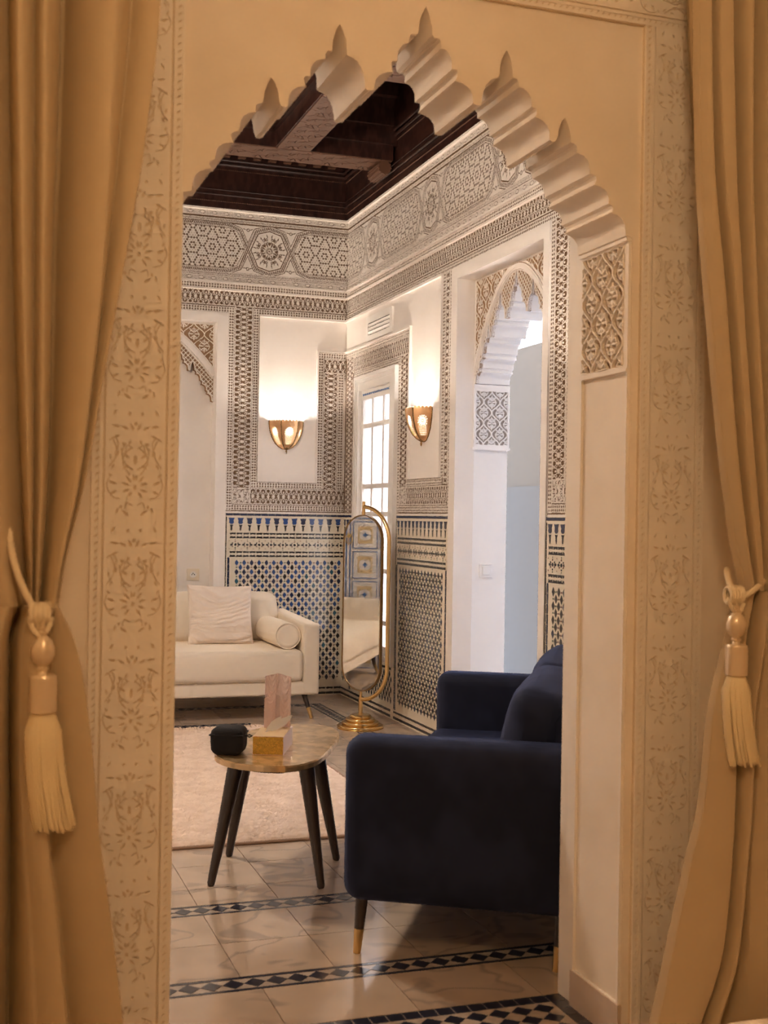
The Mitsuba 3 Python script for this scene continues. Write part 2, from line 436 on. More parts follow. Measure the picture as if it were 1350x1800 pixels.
def swap(m):
    m = m.copy(); v = m.vertices.copy(); m.vertices = np.stack([v[:, 1], v[:, 0], v[:, 2]], 1)
    return trimesh.Trimesh(m.vertices, m.faces[:, ::-1], process=False)


BANDS = ((AX - AHW - .196, AX - AHW - .004), (AX + AHW + .022, AX + AHW + .214))
for a, b in BANDS:
    part(wall_front, "band_ground", put(ext(sbox(a, 0.0, b, 2.64), .010), FR_F), "m_hall_ground")
    part(wall_front, "carved_band", put(hall_band(a, b, 0.02, 2.64), FR_F, .010), "m_hall_stucco", label="upright band of carved leaves beside the arch")
h0, h1 = 2.640, 2.832
part(wall_front, "band_ground", put(ext(sbox(BANDS[0][0], h0, BANDS[1][1], h1), .010), FR_F), "m_hall_ground")
part(wall_front, "carved_band", put(swap(hall_band(h0, h1, BANDS[0][0], BANDS[1][1])), FR_F, .010), "m_hall_stucco", label="level band of carved leaves above the arch")

# jamb: carved square panel, frame, skirting
FR_J = ((AX + AHW, YM, 0), (0, -1, 0), (0, 0, 1), (-1, 0, 0))
pj = sbox(0.003, 0.0, .256, 2.086).difference(sbox(.012, 1.757, .234, 2.074)).difference(sbox(.010, .10, .246, 1.742))
part(wall_front, "jamb_frame", put(ext(pj, .008), FR_J), "m_jamb")
part(wall_front, "jamb_moulding", put(cat([bx(.002, .258, 2.080, 2.090, 0, .016), bx(.004, .256, 1.741, 1.750, 0, .013)]), FR_J), "m_jamb")
part(wall_front, "panel_ground", put(ext(sbox(.012, 1.757, .234, 2.074), .0008), FR_J), "m_ground_tan")


def arabesque(w, h, nx, ny, t):
    """Ogee trellis with palmettes, side leaves and small eyes over a w x h panel."""
    G = []
    dx, dy = w / nx * 2, h / ny * 2
    ts = np.linspace(0, 1, 13)
    for i in range(-1, nx // 2 + 2):
        for j in range(-1, ny // 2 + 2):
            for off in (0, 1):
                cx, cy = (i + .5 * off) * dx, (j + .5 * off) * dy
                for s in (-1, 1):      # ogee cell sides
                    G.append(LineString([(cx + s * dx * .5 * (1 - math.cos(PI * a)) / 2, cy - dy / 2 + dy / 2 * a) for a in ts]).buffer(t * .5, resolution=2))
                    G.append(LineString([(cx + s * dx * .5 * (1 + math.cos(PI * a)) / 2, cy + dy / 2 * a) for a in ts]).buffer(t * .5, resolution=2))
                G.append(leaf(cx, cy + dy * .02, dy * .30, t * 2.0, 90).difference(leaf(cx, cy + dy * .07, dy * .17, t * .75, 90)))
                G.append(leaf(cx, cy - dy * .02, dy * .30, t * 1.8, -90))
                for s in (-1, 1):
                    b = 0 if s > 0 else 180
                    G += [leaf(cx, cy, dx * .30, t * 1.5, b), leaf(cx, cy + dy * .05, dx * .26, t * 1.5, 90 - s * 50), leaf(cx, cy - dy * .06, dx * .24, t * 1.4, -90 + s * 48)]
                    G.append(curve([(cx, cy - dy * .22), (cx + s * dx * .15, cy - dy * .18), (cx + s * dx * .25, cy - dy * .02), (cx + s * dx * .14, cy + dy * .14), (cx + s * dx * .06, cy + dy * .22)], t * .72, 4))
                    G.append(ell(cx + s * dx * .20, cy + dy * .20, t * .8, t * .8, n=6))
    return unary_union(G).intersection(sbox(0, 0, w, h))


m = ext(affinity.translate(arabesque(.222, .317, 4, 5, .0042), .012, 1.757), .012)
part(wall_front, "carved_panel", put(m, FR_J), "m_hall_stucco", label="square pierced stucco panel on the right jamb")
part(wall_front, "baseboard", put(bx(0.0, .262, 0, .098, 0, .011), FR_J), "m_baseboard", label="pinkish stone skirting at the foot of the jamb")
FR_JL = ((AX - AHW, YM, 0), (0, -1, 0), (0, 0, 1), (1, 0, 0))
part(wall_front, "baseboard", put(bx(0.0, .262, 0, .098, 0, .011), FR_JL), "m_baseboard")

# the hall behind the camera
struct("wall_hall_left", bx(-2.0, -1.9, -2.2, YR, 0, 3.9), "m_hall_plaster")
struct("wall_hall_right", bx(4.4, 4.5, -2.2, YR, 0, 3.9), "m_hall_plaster")
struct("wall_hall_behind", bx(-2.0, 4.5, -2.3, -2.2, 0, 3.9), "m_hall_plaster")
struct("ceiling_hall", bx(-2.0, 4.5, -2.3, YR, 3.9, 4.0), "m_hall_plaster")
struct("floor_hall", bx(-2.0, 4.5, -2.3, 2.785, -0.1, 0.0), "m_marble_1")

# ================================================================== salon: shell
wall_back = struct("wall_back", None, None, label="back wall of the salon with carved stucco and tile dado")
NX0, NX1, NZ = .830, 1.766, 2.770        # blind niche of the back wall
m = ext(sbox(XL - .2, 0, XR + .2, 4.6).difference(sbox(NX0, -1, NX1, NZ)), .28, True)
part(wall_back, "plaster", put(m, ((0, YB + .28, 0), (1, 0, 0), (0, 0, 1), (0, -1, 0))), "m_white")
part(wall_back, "niche_panel", bx(NX0 - .1, NX1 + .1, YB + .145, YB + .20, 0, NZ + .1), "m_white")
m = ext(sbox(NX0 - .084, 0, NX1 + .084, NZ + .072).difference(sbox(NX0, -1, NX1, NZ)), .012)
part(wall_back, "niche_frame", put(m, FR_B), "m_white", label="flat white border of the arched niche")

wall_right = struct("wall_right", None, None, label="long right wall of the salon with window, sconce and arched opening")
WU0, WU1, WZ0, WZ1 = .280, 1.187, .350, 2.380       # tall window
OU0, OU1, OZ = 2.224, 3.350, 2.770                  # arched opening
holes = unary_union([sbox(WU0, WZ0, WU1, WZ1), sbox(OU0, -1, OU1, OZ)])
m = ext(sbox(-.2, 0, 5.9, 4.6).difference(holes), .11, True)
part(wall_right, "plaster", put(m, FR_R, -.11), "m_white")
m = ext(sbox(OU0 - .094, 0, OU1 + .066, OZ + .075).difference(sbox(OU0, -1, OU1, OZ)), .012)
part(wall_right, "opening_frame", put(m, FR_R), "m_white", label="flat white border of the arched opening")
# outer leaf of the wall with the scalloped arch of the opening (towards the daylit court)
OC, OHW = (OU0 + OU1) / 2, (OU1 - OU0) / 2
oarch = Polygon([(OU0, -.2)] + arch_line(OC, 2.150, OHW / AHW, 1.13) + [(OU1, -.2)])
m = ext(sbox(-.2, 0, 5.9, 4.6).difference(unary_union([oarch, sbox(WU0, WZ0, WU1, WZ1)])), .218, True)
part(wall_right, "arch", put(m, FR_R, -.328), "m_daywhite", smooth=28, label="white scalloped soffit of the arched opening")

wall_left = struct("wall_left", bx(XL - .2, XL, YR - .1, YB + .3, 0, 4.6), "m_white")
ceiling = struct("ceiling", bx(XL - .25, XR + .35, YR - .1, YB + .4, ZC, ZC + .15), "m_wood", label="dark coffered wooden ceiling of the salon")

# ------------------------------------------------------------------ stucco ornament units (u along the band, v across)
REL = .0024


def hexa(cx, cy, r, n=6, a0=0):
    return Polygon([(cx + r * math.cos(2 * PI * k / n + a0), cy + r * math.sin(2 * PI * k / n + a0)) for k in range(n)])


DP = .0202
dots_unit = sbox(0, 0, DP, .044)
dots_unit = dots_unit.difference(unary_union([hexa(DP * .5, .0130, .0074), hexa(DP * .5, .0310, .0074), sbox(0, .002, DP, .0032), sbox(0, .0408, DP, .042)]))
U_DOTS = ext(dots_unit, REL)


def floral_unit(P, W):
    G = [sbox(0, 0, P, .005), sbox(0, W - .005, P, W)]
    c = W / 2
    for x0 in (0, P):
        for a in range(0, 360, 60):
            G.append(leaf(x0, c, .017, .0085, a + 30))
        G.append(ell(x0, c, .006, .006))
        for s in (-1, 1):
            G.append(leaf(x0, c + s * .020, .022, .011, 90 * s))
            for q in (-1, 1):
                G.append(curve([(x0, c + s * .012), (x0 + q * .014, c + s * .022), (x0 + q * .018, c + s * (c - .012)), (x0 + q * .006, c + s * (c - .004))], .0052, 5))
    m_ = P / 2
    G += [leaf(m_, c, .026, .013, 90), leaf(m_, c, .026, .013, -90), leaf(m_, c, .015, .008, 0), leaf(m_, c, .015, .008, 180)]
    for s in (-1, 1):
        for q in (-1, 1):
            G.append(curve([(m_, c + s * .024), (m_ + q * .012, c + s * .030), (m_ + q * .013, c + s * (c - .008)), (m_, c + s * (c - .004))], .005, 5))
            G.append(leaf(m_ + q * .010, c + s * .014, .014, .007, 90 - q * s * 55 if s > 0 else -90 + q * 55))
    return unary_union(G).intersection(sbox(0, 0, P, W))


FP = .078
U_FLOR = {}


def flor(W):
    k = round(W, 4)
    if k not in U_FLOR: U_FLOR[k] = ext(floral_unit(FP, W).simplify(.0004), REL)
    return U_FLOR[k]


BRP = .090


def braid_unit():
    W = .044; G = [sbox(0, 0, BRP, .004), sbox(0, W - .004, BRP, W)]
    for k in range(-3, 9):
        x = k * .0128
        for s in (-1, 1):
            G.append(LineString([(x, W / 2 - s * .022), (x + .044, W / 2 + s * .022)]).buffer(.0021, cap_style=2))
    g = unary_union(G).intersection(sbox(0, 0, BRP, W)).difference(ell(BRP / 2, W / 2, .021, .0125))
    return unary_union([g, ell(BRP / 2, W / 2, .0165, .0088)])


def chevron_unit():
    W = .024; G = [sbox(0, 0, .036, .0045), sbox(0, W - .0045, .036, W)]
    for k in range(-2, 5):
        G.append(LineString([(k * .012, 0), (k * .012 + W * .7, W)]).buffer(.0026, cap_style=2))
    return unary_union(G).intersection(sbox(0, 0, .036, W))


U_BRD, U_CHE = ext(braid_unit(), REL), ext(chevron_unit(), REL)


def run(unit, pitch, u0, u1, v0, vertical=False, vlen=None):
    """Repeat a unit along u (or along v) over a length, stretched to fit."""
    L = u1 - u0; n = max(1, int(round(L / pitch)))
    m = unit.copy(); m.vertices = np.asarray(m.vertices) * (L / n / pitch, 1, 1)
    m = rep(m, [(i * L / n, 0, 0) for i in range(n)])
    v = np.asarray(m.vertices)
    if vertical:   # band runs up: along = v, across = u from v0
        w = np.stack([v0 + v[:, 1], u0 + v[:, 0], v[:, 2]], 1)
        return trimesh.Trimesh(w, m.faces[:, ::-1], process=False)
    m.vertices = v + (u0, v0, 0)
    return m


def H(kind, u0, u1, v0, W=None):
    if kind == "d": return run(U_DOTS, DP, u0, u1, v0)
    if kind == "f": return run(flor(W), FP, u0, u1, v0)
    if kind == "b": return run(U_BRD, BRP, u0, u1, v0)
    if kind == "c": return run(U_CHE, .036, u0, u1, v0)


def Vv(kind, v0, v1, u0, W=None):
    if kind == "d": return run(U_DOTS, DP, v0, v1, u0, True)
    if kind == "f": return run(flor(W), FP, v0, v1, u0, True)


# big frieze panel: straps, star-dot fields, medallions
FPITCH, FV0, FV1 = 1.15, 3.140, 3.505
FC = (FV0 + FV1) / 2
hv = (FV1 - FV0) / 2 - .012
strapA = [(-.575, hv), (-.310, hv), (-.226, hv * .80), (-.164, 0), (-.102, -hv * .82), (0, -hv), (.102, -hv * .82), (.164, 0), (.226, hv * .80), (.310, hv), (.575, hv)]
strapB = [(x, -y) for x, y in strapA]
wide = unary_union([LineString(s).buffer(.0165, join_style=2, cap_style=2) for s in (strapA, strapB)])
core = unary_union([LineString(s).buffer(.0112, join_style=2, cap_style=2) for s in (strapA, strapB)])
cell_rect = sbox(-FPITCH / 2, -(FV1 - FV0) / 2, FPITCH / 2, (FV1 - FV0) / 2)
hatch = unary_union([LineString([(x, -.2), (x + .16, .2)]).buffer(.0022, cap_style=2) for x in np.arange(-.8, .7, .0135)])
STRAP = unary_union([wide.difference(core), hatch.intersection(core.buffer(.001))]).intersection(cell_rect)
FIELDS = []
for g in polys(cell_rect.difference(wide.buffer(.0015))):
    c = g.representative_point(); cc = g.centroid
    if g.area < 1e-4: continue
    if abs(cc.x) < .02 and abs(cc.y) < .02:            # medallion
        cut = [ell(0, 0, .007, .007)]
        for k in range(16):
            a = 360 / 16 * k
            cut.append(leaf(.011 * math.cos(math.radians(a)), .011 * math.sin(math.radians(a)), .022, .0062, a))
        for k in range(8):
            a = 45 * k
            r = math.radians(a)
            cut.append(leaf(.038 * math.cos(r), .038 * math.sin(r), .034, .015, a))
            for s in (-1, 1):
                b = math.radians(a + s * 22.5 * .62)
                cut.append(ell(.060 * math.cos(b), .060 * math.sin(b), .0105, .0105, n=10).difference(ell(.060 * math.cos(b), .060 * math.sin(b), .0048, .0048, n=6)))
                cut.append(ell(.088 * math.cos(b), .088 * math.sin(b), .0125, .0095, a, n=10).difference(ell(.088 * math.cos(b), .088 * math.sin(b), .006, .0042, a, n=6)))
                b2 = math.radians(a + s * 8)
                cut.append(leaf(.098 * math.cos(b2), .098 * math.sin(b2), .030, .0085, a + s * 20))
            b = math.radians(a + 22.5)
            cut.append(leaf(.030 * math.cos(b), .030 * math.sin(b), .026, .010, a + 22.5))
            cut.append(leaf(.075 * math.cos(b), .075 * math.sin(b), .038, .0095, a + 22.5))
        FIELDS.append(g.buffer(-.0065).difference(unary_union(cut)))
    elif g.area < .012:                                 # corner triangles
        x, y = cc.x, cc.y
        FIELDS.append(g.buffer(-.004).difference(unary_union([ell(x, y, .013, .013).difference(ell(x, y, .007, .007)), leaf(x + .012, y, .03, .007, 20), leaf(x - .012, y, .03, .007, 160)])))
    else:                                               # star-dot field
        p = .0208; cut = []
        inner = g.difference(wide.buffer(.007))
        for i in range(-40, 41):
            for j in range(-14, 15):
                x, y = (i + .5 * j) * p + math.copysign(.575, cc.x), j * p * .866
                if not inner.contains(Point(x, y)) and not (abs(abs(x) - .575) < 1e-6 and abs(y) < hv - .03): continue
                q = j; r_ = i
                fi, fj = (i + 3 * 0) % 7, j % 7
                best = 99
                for a in (0, -7, 7):
                    for b in (0, -7, 7):
                        di, dj = fi + a, fj + b
                        best = min(best, max(abs(di), abs(dj), abs(di + dj)))
                cut.append(hexa(x, y, .0092 if best in (1, 3) else .0042, 6 if best in (1, 3) else 4))
        FIELDS.append(g.difference(wide.buffer(.0045)).difference(unary_union(cut)))
FIELD = unary_union(FIELDS)
M_CELL = cat([ext(STRAP.simplify(.0003), REL), ext(FIELD, REL * .8)])


def frieze(centres, u0, u1):
    out = []
    for c in centres:
        a, b = c - FPITCH / 2, c + FPITCH / 2
        if a >= u0 - 1e-6 and b <= u1 + 1e-6:
            out.append(rep(M_CELL, [(c, FC, 0)]))
        elif b > u0 and a < u1:
            clip = sbox(u0 - c, -1, u1 - c, 1)
            out += [moved(ext(STRAP.intersection(clip), REL), c, FC), moved(ext(FIELD.intersection(clip), REL * .8), c, FC)]
    out += [H("b", u0, u1, 3.549), H("c", u0, u1, 3.512), H("c", u0, u1, 3.118), H("b", u0, u1, 3.070), H("d", u0, u1, 3.016),
            H("f", u0, u1, 2.895, .112), ext(sbox(u0, 3.593, u1, 3.606), .018), ext(sbox(u0, 3.060, u1, 3.071), .015), ext(sbox(u0, 3.006, u1, 3.017), .014)]
    return cat(out)


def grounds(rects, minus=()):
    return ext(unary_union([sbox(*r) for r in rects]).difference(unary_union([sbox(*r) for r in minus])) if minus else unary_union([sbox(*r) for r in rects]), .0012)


def flatter(m):
    """Shallower relief for the long wall, so its shade-coloured ground shows at a slant."""
    v = np.asarray(m.vertices).copy(); v[:, 2] = np.where(v[:, 2] < .004, v[:, 2] * .5, v[:, 2]); m.vertices = v
    return m


# back wall
xm = NX0 + NX1
bk = [H("d", .702, 1.894, 2.844), H("d", 2.036, XR - .005, 2.844)]
gb = [(XL, 2.842, XR, 3.606)]
for mir in (False, True):
    f = (lambda a, b: (a, b)) if not mir else (lambda a, b: (xm - b, xm - a))
    def vd(k, a, b, v0, v1, W=None):
        a, b = f(a, b); bk.append(Vv(k, v0, v1, a, W))
    def hd(k, a, b, v, W=None):
        a, b = f(a, b); a = max(a, XL + .01); bk.append(H(k, a, b, v, W))
    def gr(a, v0, b, v1):
        a, b = f(a, b); gb.append((max(a, XL), v0, b, v1))
    vd("d", 1.850, 1.894, 1.385, 2.888); vd("f", 1.897, 2.033, 1.435, 2.897, .136); vd("d", 2.036, 2.080, 1.556, 2.888)
    hd("d", 2.036, 2.588, 1.556); hd("f", 1.897, XR - .004, 1.435, .118); hd("d", 1.850, XR - .004, 1.387)
    vd("d", 2.543, 2.587, 1.556, 2.592); vd("f", 2.590, 2.700, 1.556, 2.440, .110); hd("d", 2.543, XR - .004, 2.548); hd("f", 2.590, XR - .004, 2.438, .108)
    vd("d", 2.703, 2.747, 1.556, 2.436); hd("d", 2.748, XR - .004, 1.556); hd("d", 2.748, XR - .004, 2.392)
    a_, b_ = f(2.748, XR - .002)
    if b_ > XL: bk.append(ext(sbox(max(a_, XL + .002), 1.602, b_, 2.390), REL))
    gr(1.850, 1.380, 2.083, 2.890); gr(1.850, 1.380, XR, 1.602); gr(2.540, 1.38, XR, 2.594)
part(wall_back, "stucco_shade_ground", put(grounds(gb), FR_B), "m_shade_ground", label="brown painted ground, darkened for the shade in the carved stucco holes")
part(wall_back, "carved_stucco", put(cat(bk), FR_B, .001), "m_stucco", stuff=True, label="bands of pierced white stucco round the niche and the panel")
part(wall_back, "carved_frieze", put(frieze([3.299, 2.149, .999, -.151], XL + .002, XR - .002), FR_B, .001), "m_stucco", stuff=True, label="deep frieze of interlaced straps and medallions under the ceiling")
# white inner panel mouldings
def frame_strip(u0, v0, u1, v1, w=.012, d=.016):
    return ext(sbox(u0, v0, u1, v1).difference(sbox(u0 + w, v0 + w, u1 - w, v1 - w)), d)


part(wall_back, "panel_moulding", put(cat([ext(sbox(2.083, 1.602, 2.093, 2.844), .016), ext(sbox(2.083, 1.602, 2.543, 1.612), .016), ext(sbox(2.533, 1.602, 2.543, 2.602), .016), ext(sbox(2.533, 2.594, XR, 2.604), .016), ext(sbox(2.083, 2.832, XR, 2.846), .016)]), FR_B), "m_white")

# niche arch (blind): spandrels, white moulding, pierced border
NC, NHW = (NX0 + NX1) / 2, (NX1 - NX0) / 2


def niche_parts(cx, hw, top, mould, low, t, wmould, dens=1.0):
    """mould(d): height of the moulding's centre line; low: lambrequin line. Returns spandrel relief, moulding, lattice relief and plates."""
    ds = np.linspace(-hw, hw, 41)
    line = [(cx + d, mould(abs(d))) for d in ds]
    ring = LineString(line).buffer(wmould / 2, cap_style=2)
    above = Polygon(line + [(cx + hw, top), (cx - hw, top)]).buffer(0)
    lat = Polygon(line + low[::-1]).buffer(0)
    span = above.difference(ring.buffer(.004))
    latz = lat.difference(ring.buffer(.002))
    ara = affinity.translate(arabesque(2 * hw, top - 2.0, max(2, int(2 * hw / .075)), int((top - 2.0) / .085), .0062), cx - hw, 2.0)
    frame_ = unary_union([span.difference(span.buffer(-.012)), ara.intersection(span)])
    g = .024
    lines = [LineString([(cx - 1.2 + k * g * 1.414, 1.9), (cx - .2 + k * g * 1.414, 2.9)]).buffer(.0026) for k in range(-30, 45)] + [LineString([(cx + 1.2 - k * g * 1.414, 1.9), (cx + .2 - k * g * 1.414, 2.9)]).buffer(.0026) for k in range(-30, 45)]
    lattice = unary_union([unary_union(lines).intersection(latz), latz.difference(latz.buffer(-.007))])
    return frame_, ring, lattice, unary_union([above, lat])


low = arch_line(NC, 2.190, NHW / AHW, 1.0)
fr_, ring, lattice, plate = niche_parts(NC, NHW, NZ, lambda d: 2.752 - 1.31 * d ** 1.66, low, .006, .038)
FR_N = ((0, YB + .085, 0), (1, 0, 0), (0, 0, 1), (0, -1, 0))
part(wall_back, "niche_arch", put(ext(plate, .058, True), FR_N, -.058), "m_ground_tan", label="carved blind arch in the niche left of the stucco strip")
part(wall_back, "niche_carving", put(cat([ext(fr_.simplify(.0004), .006), ext(lattice, .006)]), FR_N), "m_stucco", stuff=True)
part(wall_back, "niche_arch_moulding", put(cat([ext(ring, .020), ext(ring.buffer(-.011), .026)]), FR_N), "m_white")

# right wall
gr_, rk = [(0, 2.842, 5.74, 3.606), (0, 1.38, 2.13, 1.602), (0, 1.38, .205, 2.594), (0, 2.378, 1.425, 2.594), (1.187, 1.38, 1.425, 2.594), (1.974, 1.38, 2.13, 2.845), (3.416, 1.38, 3.64, 2.845), (3.416, 1.38, 5.7, 1.602)], []
rk += [H("d", 1.974, 3.64, 2.844), H("d", .005, 1.974, 2.844), H("d", 3.64, 5.7, 2.844)]
rk += [Vv("f", 1.385, 2.548, .030, .150), H("d", .005, 1.425, 2.550), H("f", .180, 1.380, 2.430, .118), H("d", .205, 1.23, 2.382)]
rk += [Vv("d", 1.385, 2.385, 1.190), Vv("f", 1.435, 2.430, 1.237, .136), Vv("d", 1.602, 2.555, 1.376)]
rk += [H("d", 1.376, 2.000, 1.556), H("f", 1.237, 2.080, 1.435, .118), H("d", 1.190, 2.128, 1.387)]
rk += [Vv("d", 1.602, 2.844, 1.974), Vv("f", 1.56, 2.844, 2.016, .074), Vv("d", 1.43, 2.844, 2.088)]
rk += [Vv("d", 1.385, 2.844, 3.418), Vv("f", 1.435, 2.844, 3.465, .130), Vv("d", 1.556, 2.844, 3.598)]
rk += [H("d", 3.60, 5.7, 1.556), H("f", 3.466, 5.7, 1.435, .118), H("d", 3.418, 5.7, 1.387)]
part(wall_right, "stucco_shade_ground", put(grounds(gr_, [(WU0 - .03, -1, WU1 + .003, 2.378)]), FR_R), "m_shade_ground", label="brown painted ground, darkened for the shade in the carved stucco holes")
part(wall_right, "carved_stucco", put(flatter(cat(rk)), FR_R, .001), "m_stucco", stuff=True, label="bands of pierced white stucco round the window, sconce panel and opening")
part(wall_right, "carved_frieze", put(flatter(frieze([.591 + FPITCH * k for k in range(-1, 5)], .002, 5.74)), FR_R, .001), "m_stucco", stuff=True, label="deep frieze of interlaced straps and medallions under the ceiling")
part(wall_right, "panel_moulding", put(cat([ext(sbox(1.42, 1.602, 1.974, 1.612), .016), ext(sbox(1.42, 1.602, 1.432, 2.602), .016), ext(sbox(0, 2.594, 1.432, 2.606), .018), ext(sbox(1.962, 1.602, 1.974, 2.844), .014), ext(sbox(0, 2.830, 1.974, 2.846), .02)]), FR_R), "m_white")
# screen of the arched opening
FR_S = ((2.875, YB, 0), (0, -1, 0), (0, 0, 1), (-1, 0, 0))
olow = arch_line(OC, 2.150, OHW / AHW, 1.13)
fr_, ring, lattice, plate = niche_parts(OC, OHW, OZ, lambda d: 2.745 - .55 * (d / .58) ** 1.9, olow, .006, .034)
part(wall_right, "opening_arch", put(ext(plate, .02, True), FR_S, -.018), "m_ground_tan", label="carved pointed arch over the opening to the court")
part(wall_right, "opening_carving", put(cat([ext(fr_.simplify(.0004), .0035, z0=.002), ext(lattice, .0035, z0=.002)]), FR_S), "m_stucco", stuff=True)
part(wall_right, "opening_arch_moulding", put(cat([ext(ring, .009), ext(ring.buffer(-.010), .013)]), FR_S), "m_white")
# carved square on the far jamb of the opening
FR_OJ = ((0, YB - OU0, 0), (1, 0, 0), (0, 0, 1), (0, -1, 0))
sq = sbox(2.868, 1.772, 3.098, 2.150)
part(wall_right, "jamb_block", put(cat([ext(sq.difference(sbox(2.880, 1.793, 3.088, 2.112)), .014), ext(sbox(2.862, 1.762, 3.102, 1.776), .018)]), FR_OJ), "m_daywhite")
part(wall_right, "jamb_shade_ground", put(ext(sbox(2.880, 1.793, 3.088, 2.112), .002), FR_OJ), "m_shade_grey")
part(wall_right, "carved_panel", put(ext(affinity.translate(arabesque(.208, .319, 4, 5, .0062), 2.880, 1.793), .012), FR_OJ), "m_daywhite", label="square pierced stucco panel inside the opening")

# ------------------------------------------------------------------ tile dado
DT = 1.368


def dado_rows(u0, u1, left=True, right=True, diamonds=True):
    """Polygons of the dark tiles by colour key, without the large diamonds, plus the list of diamond centres."""
    C = {"navy": [], "blue": [], "black": [], "brown": [], "green": []}
    def row(v0, v1, pitch, key, a, b, gap=.003, lens=False):
        n = max(1, int(round((b - a) / pitch))); q = (b - a) / n
        for i in range(n):
            x0, x1 = a + i * q + gap / 2, a + (i + 1) * q - gap / 2
            if lens:
                cut = .004 if lens > 0 else -.004
                vm = v0 if lens > 0 else v1
                pts = [(x0, v0), ((x0 + x1) / 2, v0), (x1, v0), (x1, v1), ((x0 + x1) / 2, v1), (x0, v1)]
                if lens > 0: pts[0] = (x0 + .006, v0); pts[2] = (x1 - .006, v0); pts[1] = ((x0 + x1) / 2, v0 + .005)
                else: pts[3] = (x1 - .006, v1); pts[5] = (x0 + .006, v1); pts[4] = ((x0 + x1) / 2, v1 - .005)
                C[key].append(Polygon(pts))
            else:
                C[key].append(sbox(x0, v0, x1, v1))
    ul, ur = u0 + (.060 if left else .004), u1 - (.060 if right else .004)
    row(1.349, 1.365, .055, "navy", u0, u1)
    n = max(1, int(round((u1 - u0 - .02) / .067))); q = (u1 - u0 - .02) / n
    for i in range(n):
        c = u0 + .01 + (i + .5) * q; s = q / .067
        P_ = lambda pts, dx=0: Polygon([(c + dx + x * s, 1.234 + y) for x, y in pts])
        C["blue" if i % 3 != 2 else "navy"].append(P_([(-.023, .098), (.023, .098), (.014, .074), (.019, .064), (.008, .052), (-.008, .052), (-.019, .064), (-.014, .074)]))
        C["black"].append(P_([(-.013, .046), (.013, .046), (.006, .030), (.006, .010), (0, 0), (-.006, .010), (-.006, .030)]))
        if i < n - 1:
            C["black"].append(P_([(-.012, .044), (.012, .044), (0, .034)], q)); C["brown"].append(P_([(-.003, .014), (0, .022), (.003, .014), (0, .004)], q))
    row(1.207, 1.222, .0505, "black", ul - .03, ur + .03, lens=1); row(1.181, 1.197, .0505, "black", ul - .03, ur + .03, lens=-1)
    n = max(1, int(round((ur - ul + .06) / .092))); q = (ur - ul + .06) / n
    for i in range(n):
        c = ul - .03 + (i + .5) * q; v = 1.133
        C["black"].append(hexa(c, v, .0095, 8))
        for k in range(6):
            a = PI / 3 * k + PI / 6
            C["brown" if k % 2 else "black"].append(hexa(c + .024 * math.cos(a), v + .024 * math.sin(a), .0052, 6))
        for s in (-1, 1):
            C["black"].append(ell(c + s * .029, v, .0115, .0072, n=8))
            C["brown"].append(hexa(c + s * q / 2, v + .030, .0036, 4)); C["brown"].append(hexa(c + s * q / 2, v - .030, .0036, 4)); C["green"].append(hexa(c, v + s * .037, .0036, 4))
    row(1.070, 1.085, .0505, "black", ul - .03, ur + .03, lens=1); row(1.043, 1.059, .0505, "black", ul - .03, ur + .03, lens=-1)
    row(.046, .062, .06, "black", u0, u1, lens=1); row(.010, .026, .06, "black", u0, u1)
    for side, on in ((0, left), (1, right)):
        if not on: continue
        def vrow(a, b, v0, v1, pitch, key):
            n_ = int((v1 - v0) / pitch)
            for i in range(n_):
                y0, y1 = v0 + i * (v1 - v0) / n_ + .0015, v0 + (i + 1) * (v1 - v0) / n_ - .0015
                x0, x1 = (u0 + a, u0 + b) if side == 0 else (u1 - b, u1 - a)
                C[key].append(sbox(x0, y0, x1, y1))
        vrow(.002, .008, .07, 1.34, .045, "black"); vrow(.018, .033, .07, 1.04, .0505, "navy")
    D = []
    a, b = ul, ur
    nc = int(round((b - a) / .0575)); q = (b - a) / max(nc, 1); k = 0; v = 1.000
    while v > .105:
        for i in range(nc + (k % 2)):
            u = a + (i + .5 - .5 * (k % 2)) * q
            if a + .010 < u < b - .010:
                D.append((u, v))
            if a + .006 < u + q / 2 < b - .006:
                C["brown" if (i * 7 + k * 3) % 3 else "green"].append(Polygon([(u + q / 2 - .0085, v), (u + q / 2, v + .0052), (u + q / 2 + .0085, v), (u + q / 2, v - .0052)]))
        v -= .0345; k += 1
    return C, D


DIA = Polygon([(-.0152, 0), (-.0075, .0120), (0, .0220), (.0075, .0120), (.0152, 0), (.0075, -.0120), (0, -.0220), (-.0075, -.0120)])
TT = .0022
MATS = {"navy": "m_zel_navy", "blue": "m_zel_blue", "black": "m_zel_black", "brown": "m_zel_brown", "green": "m_zel_green"}


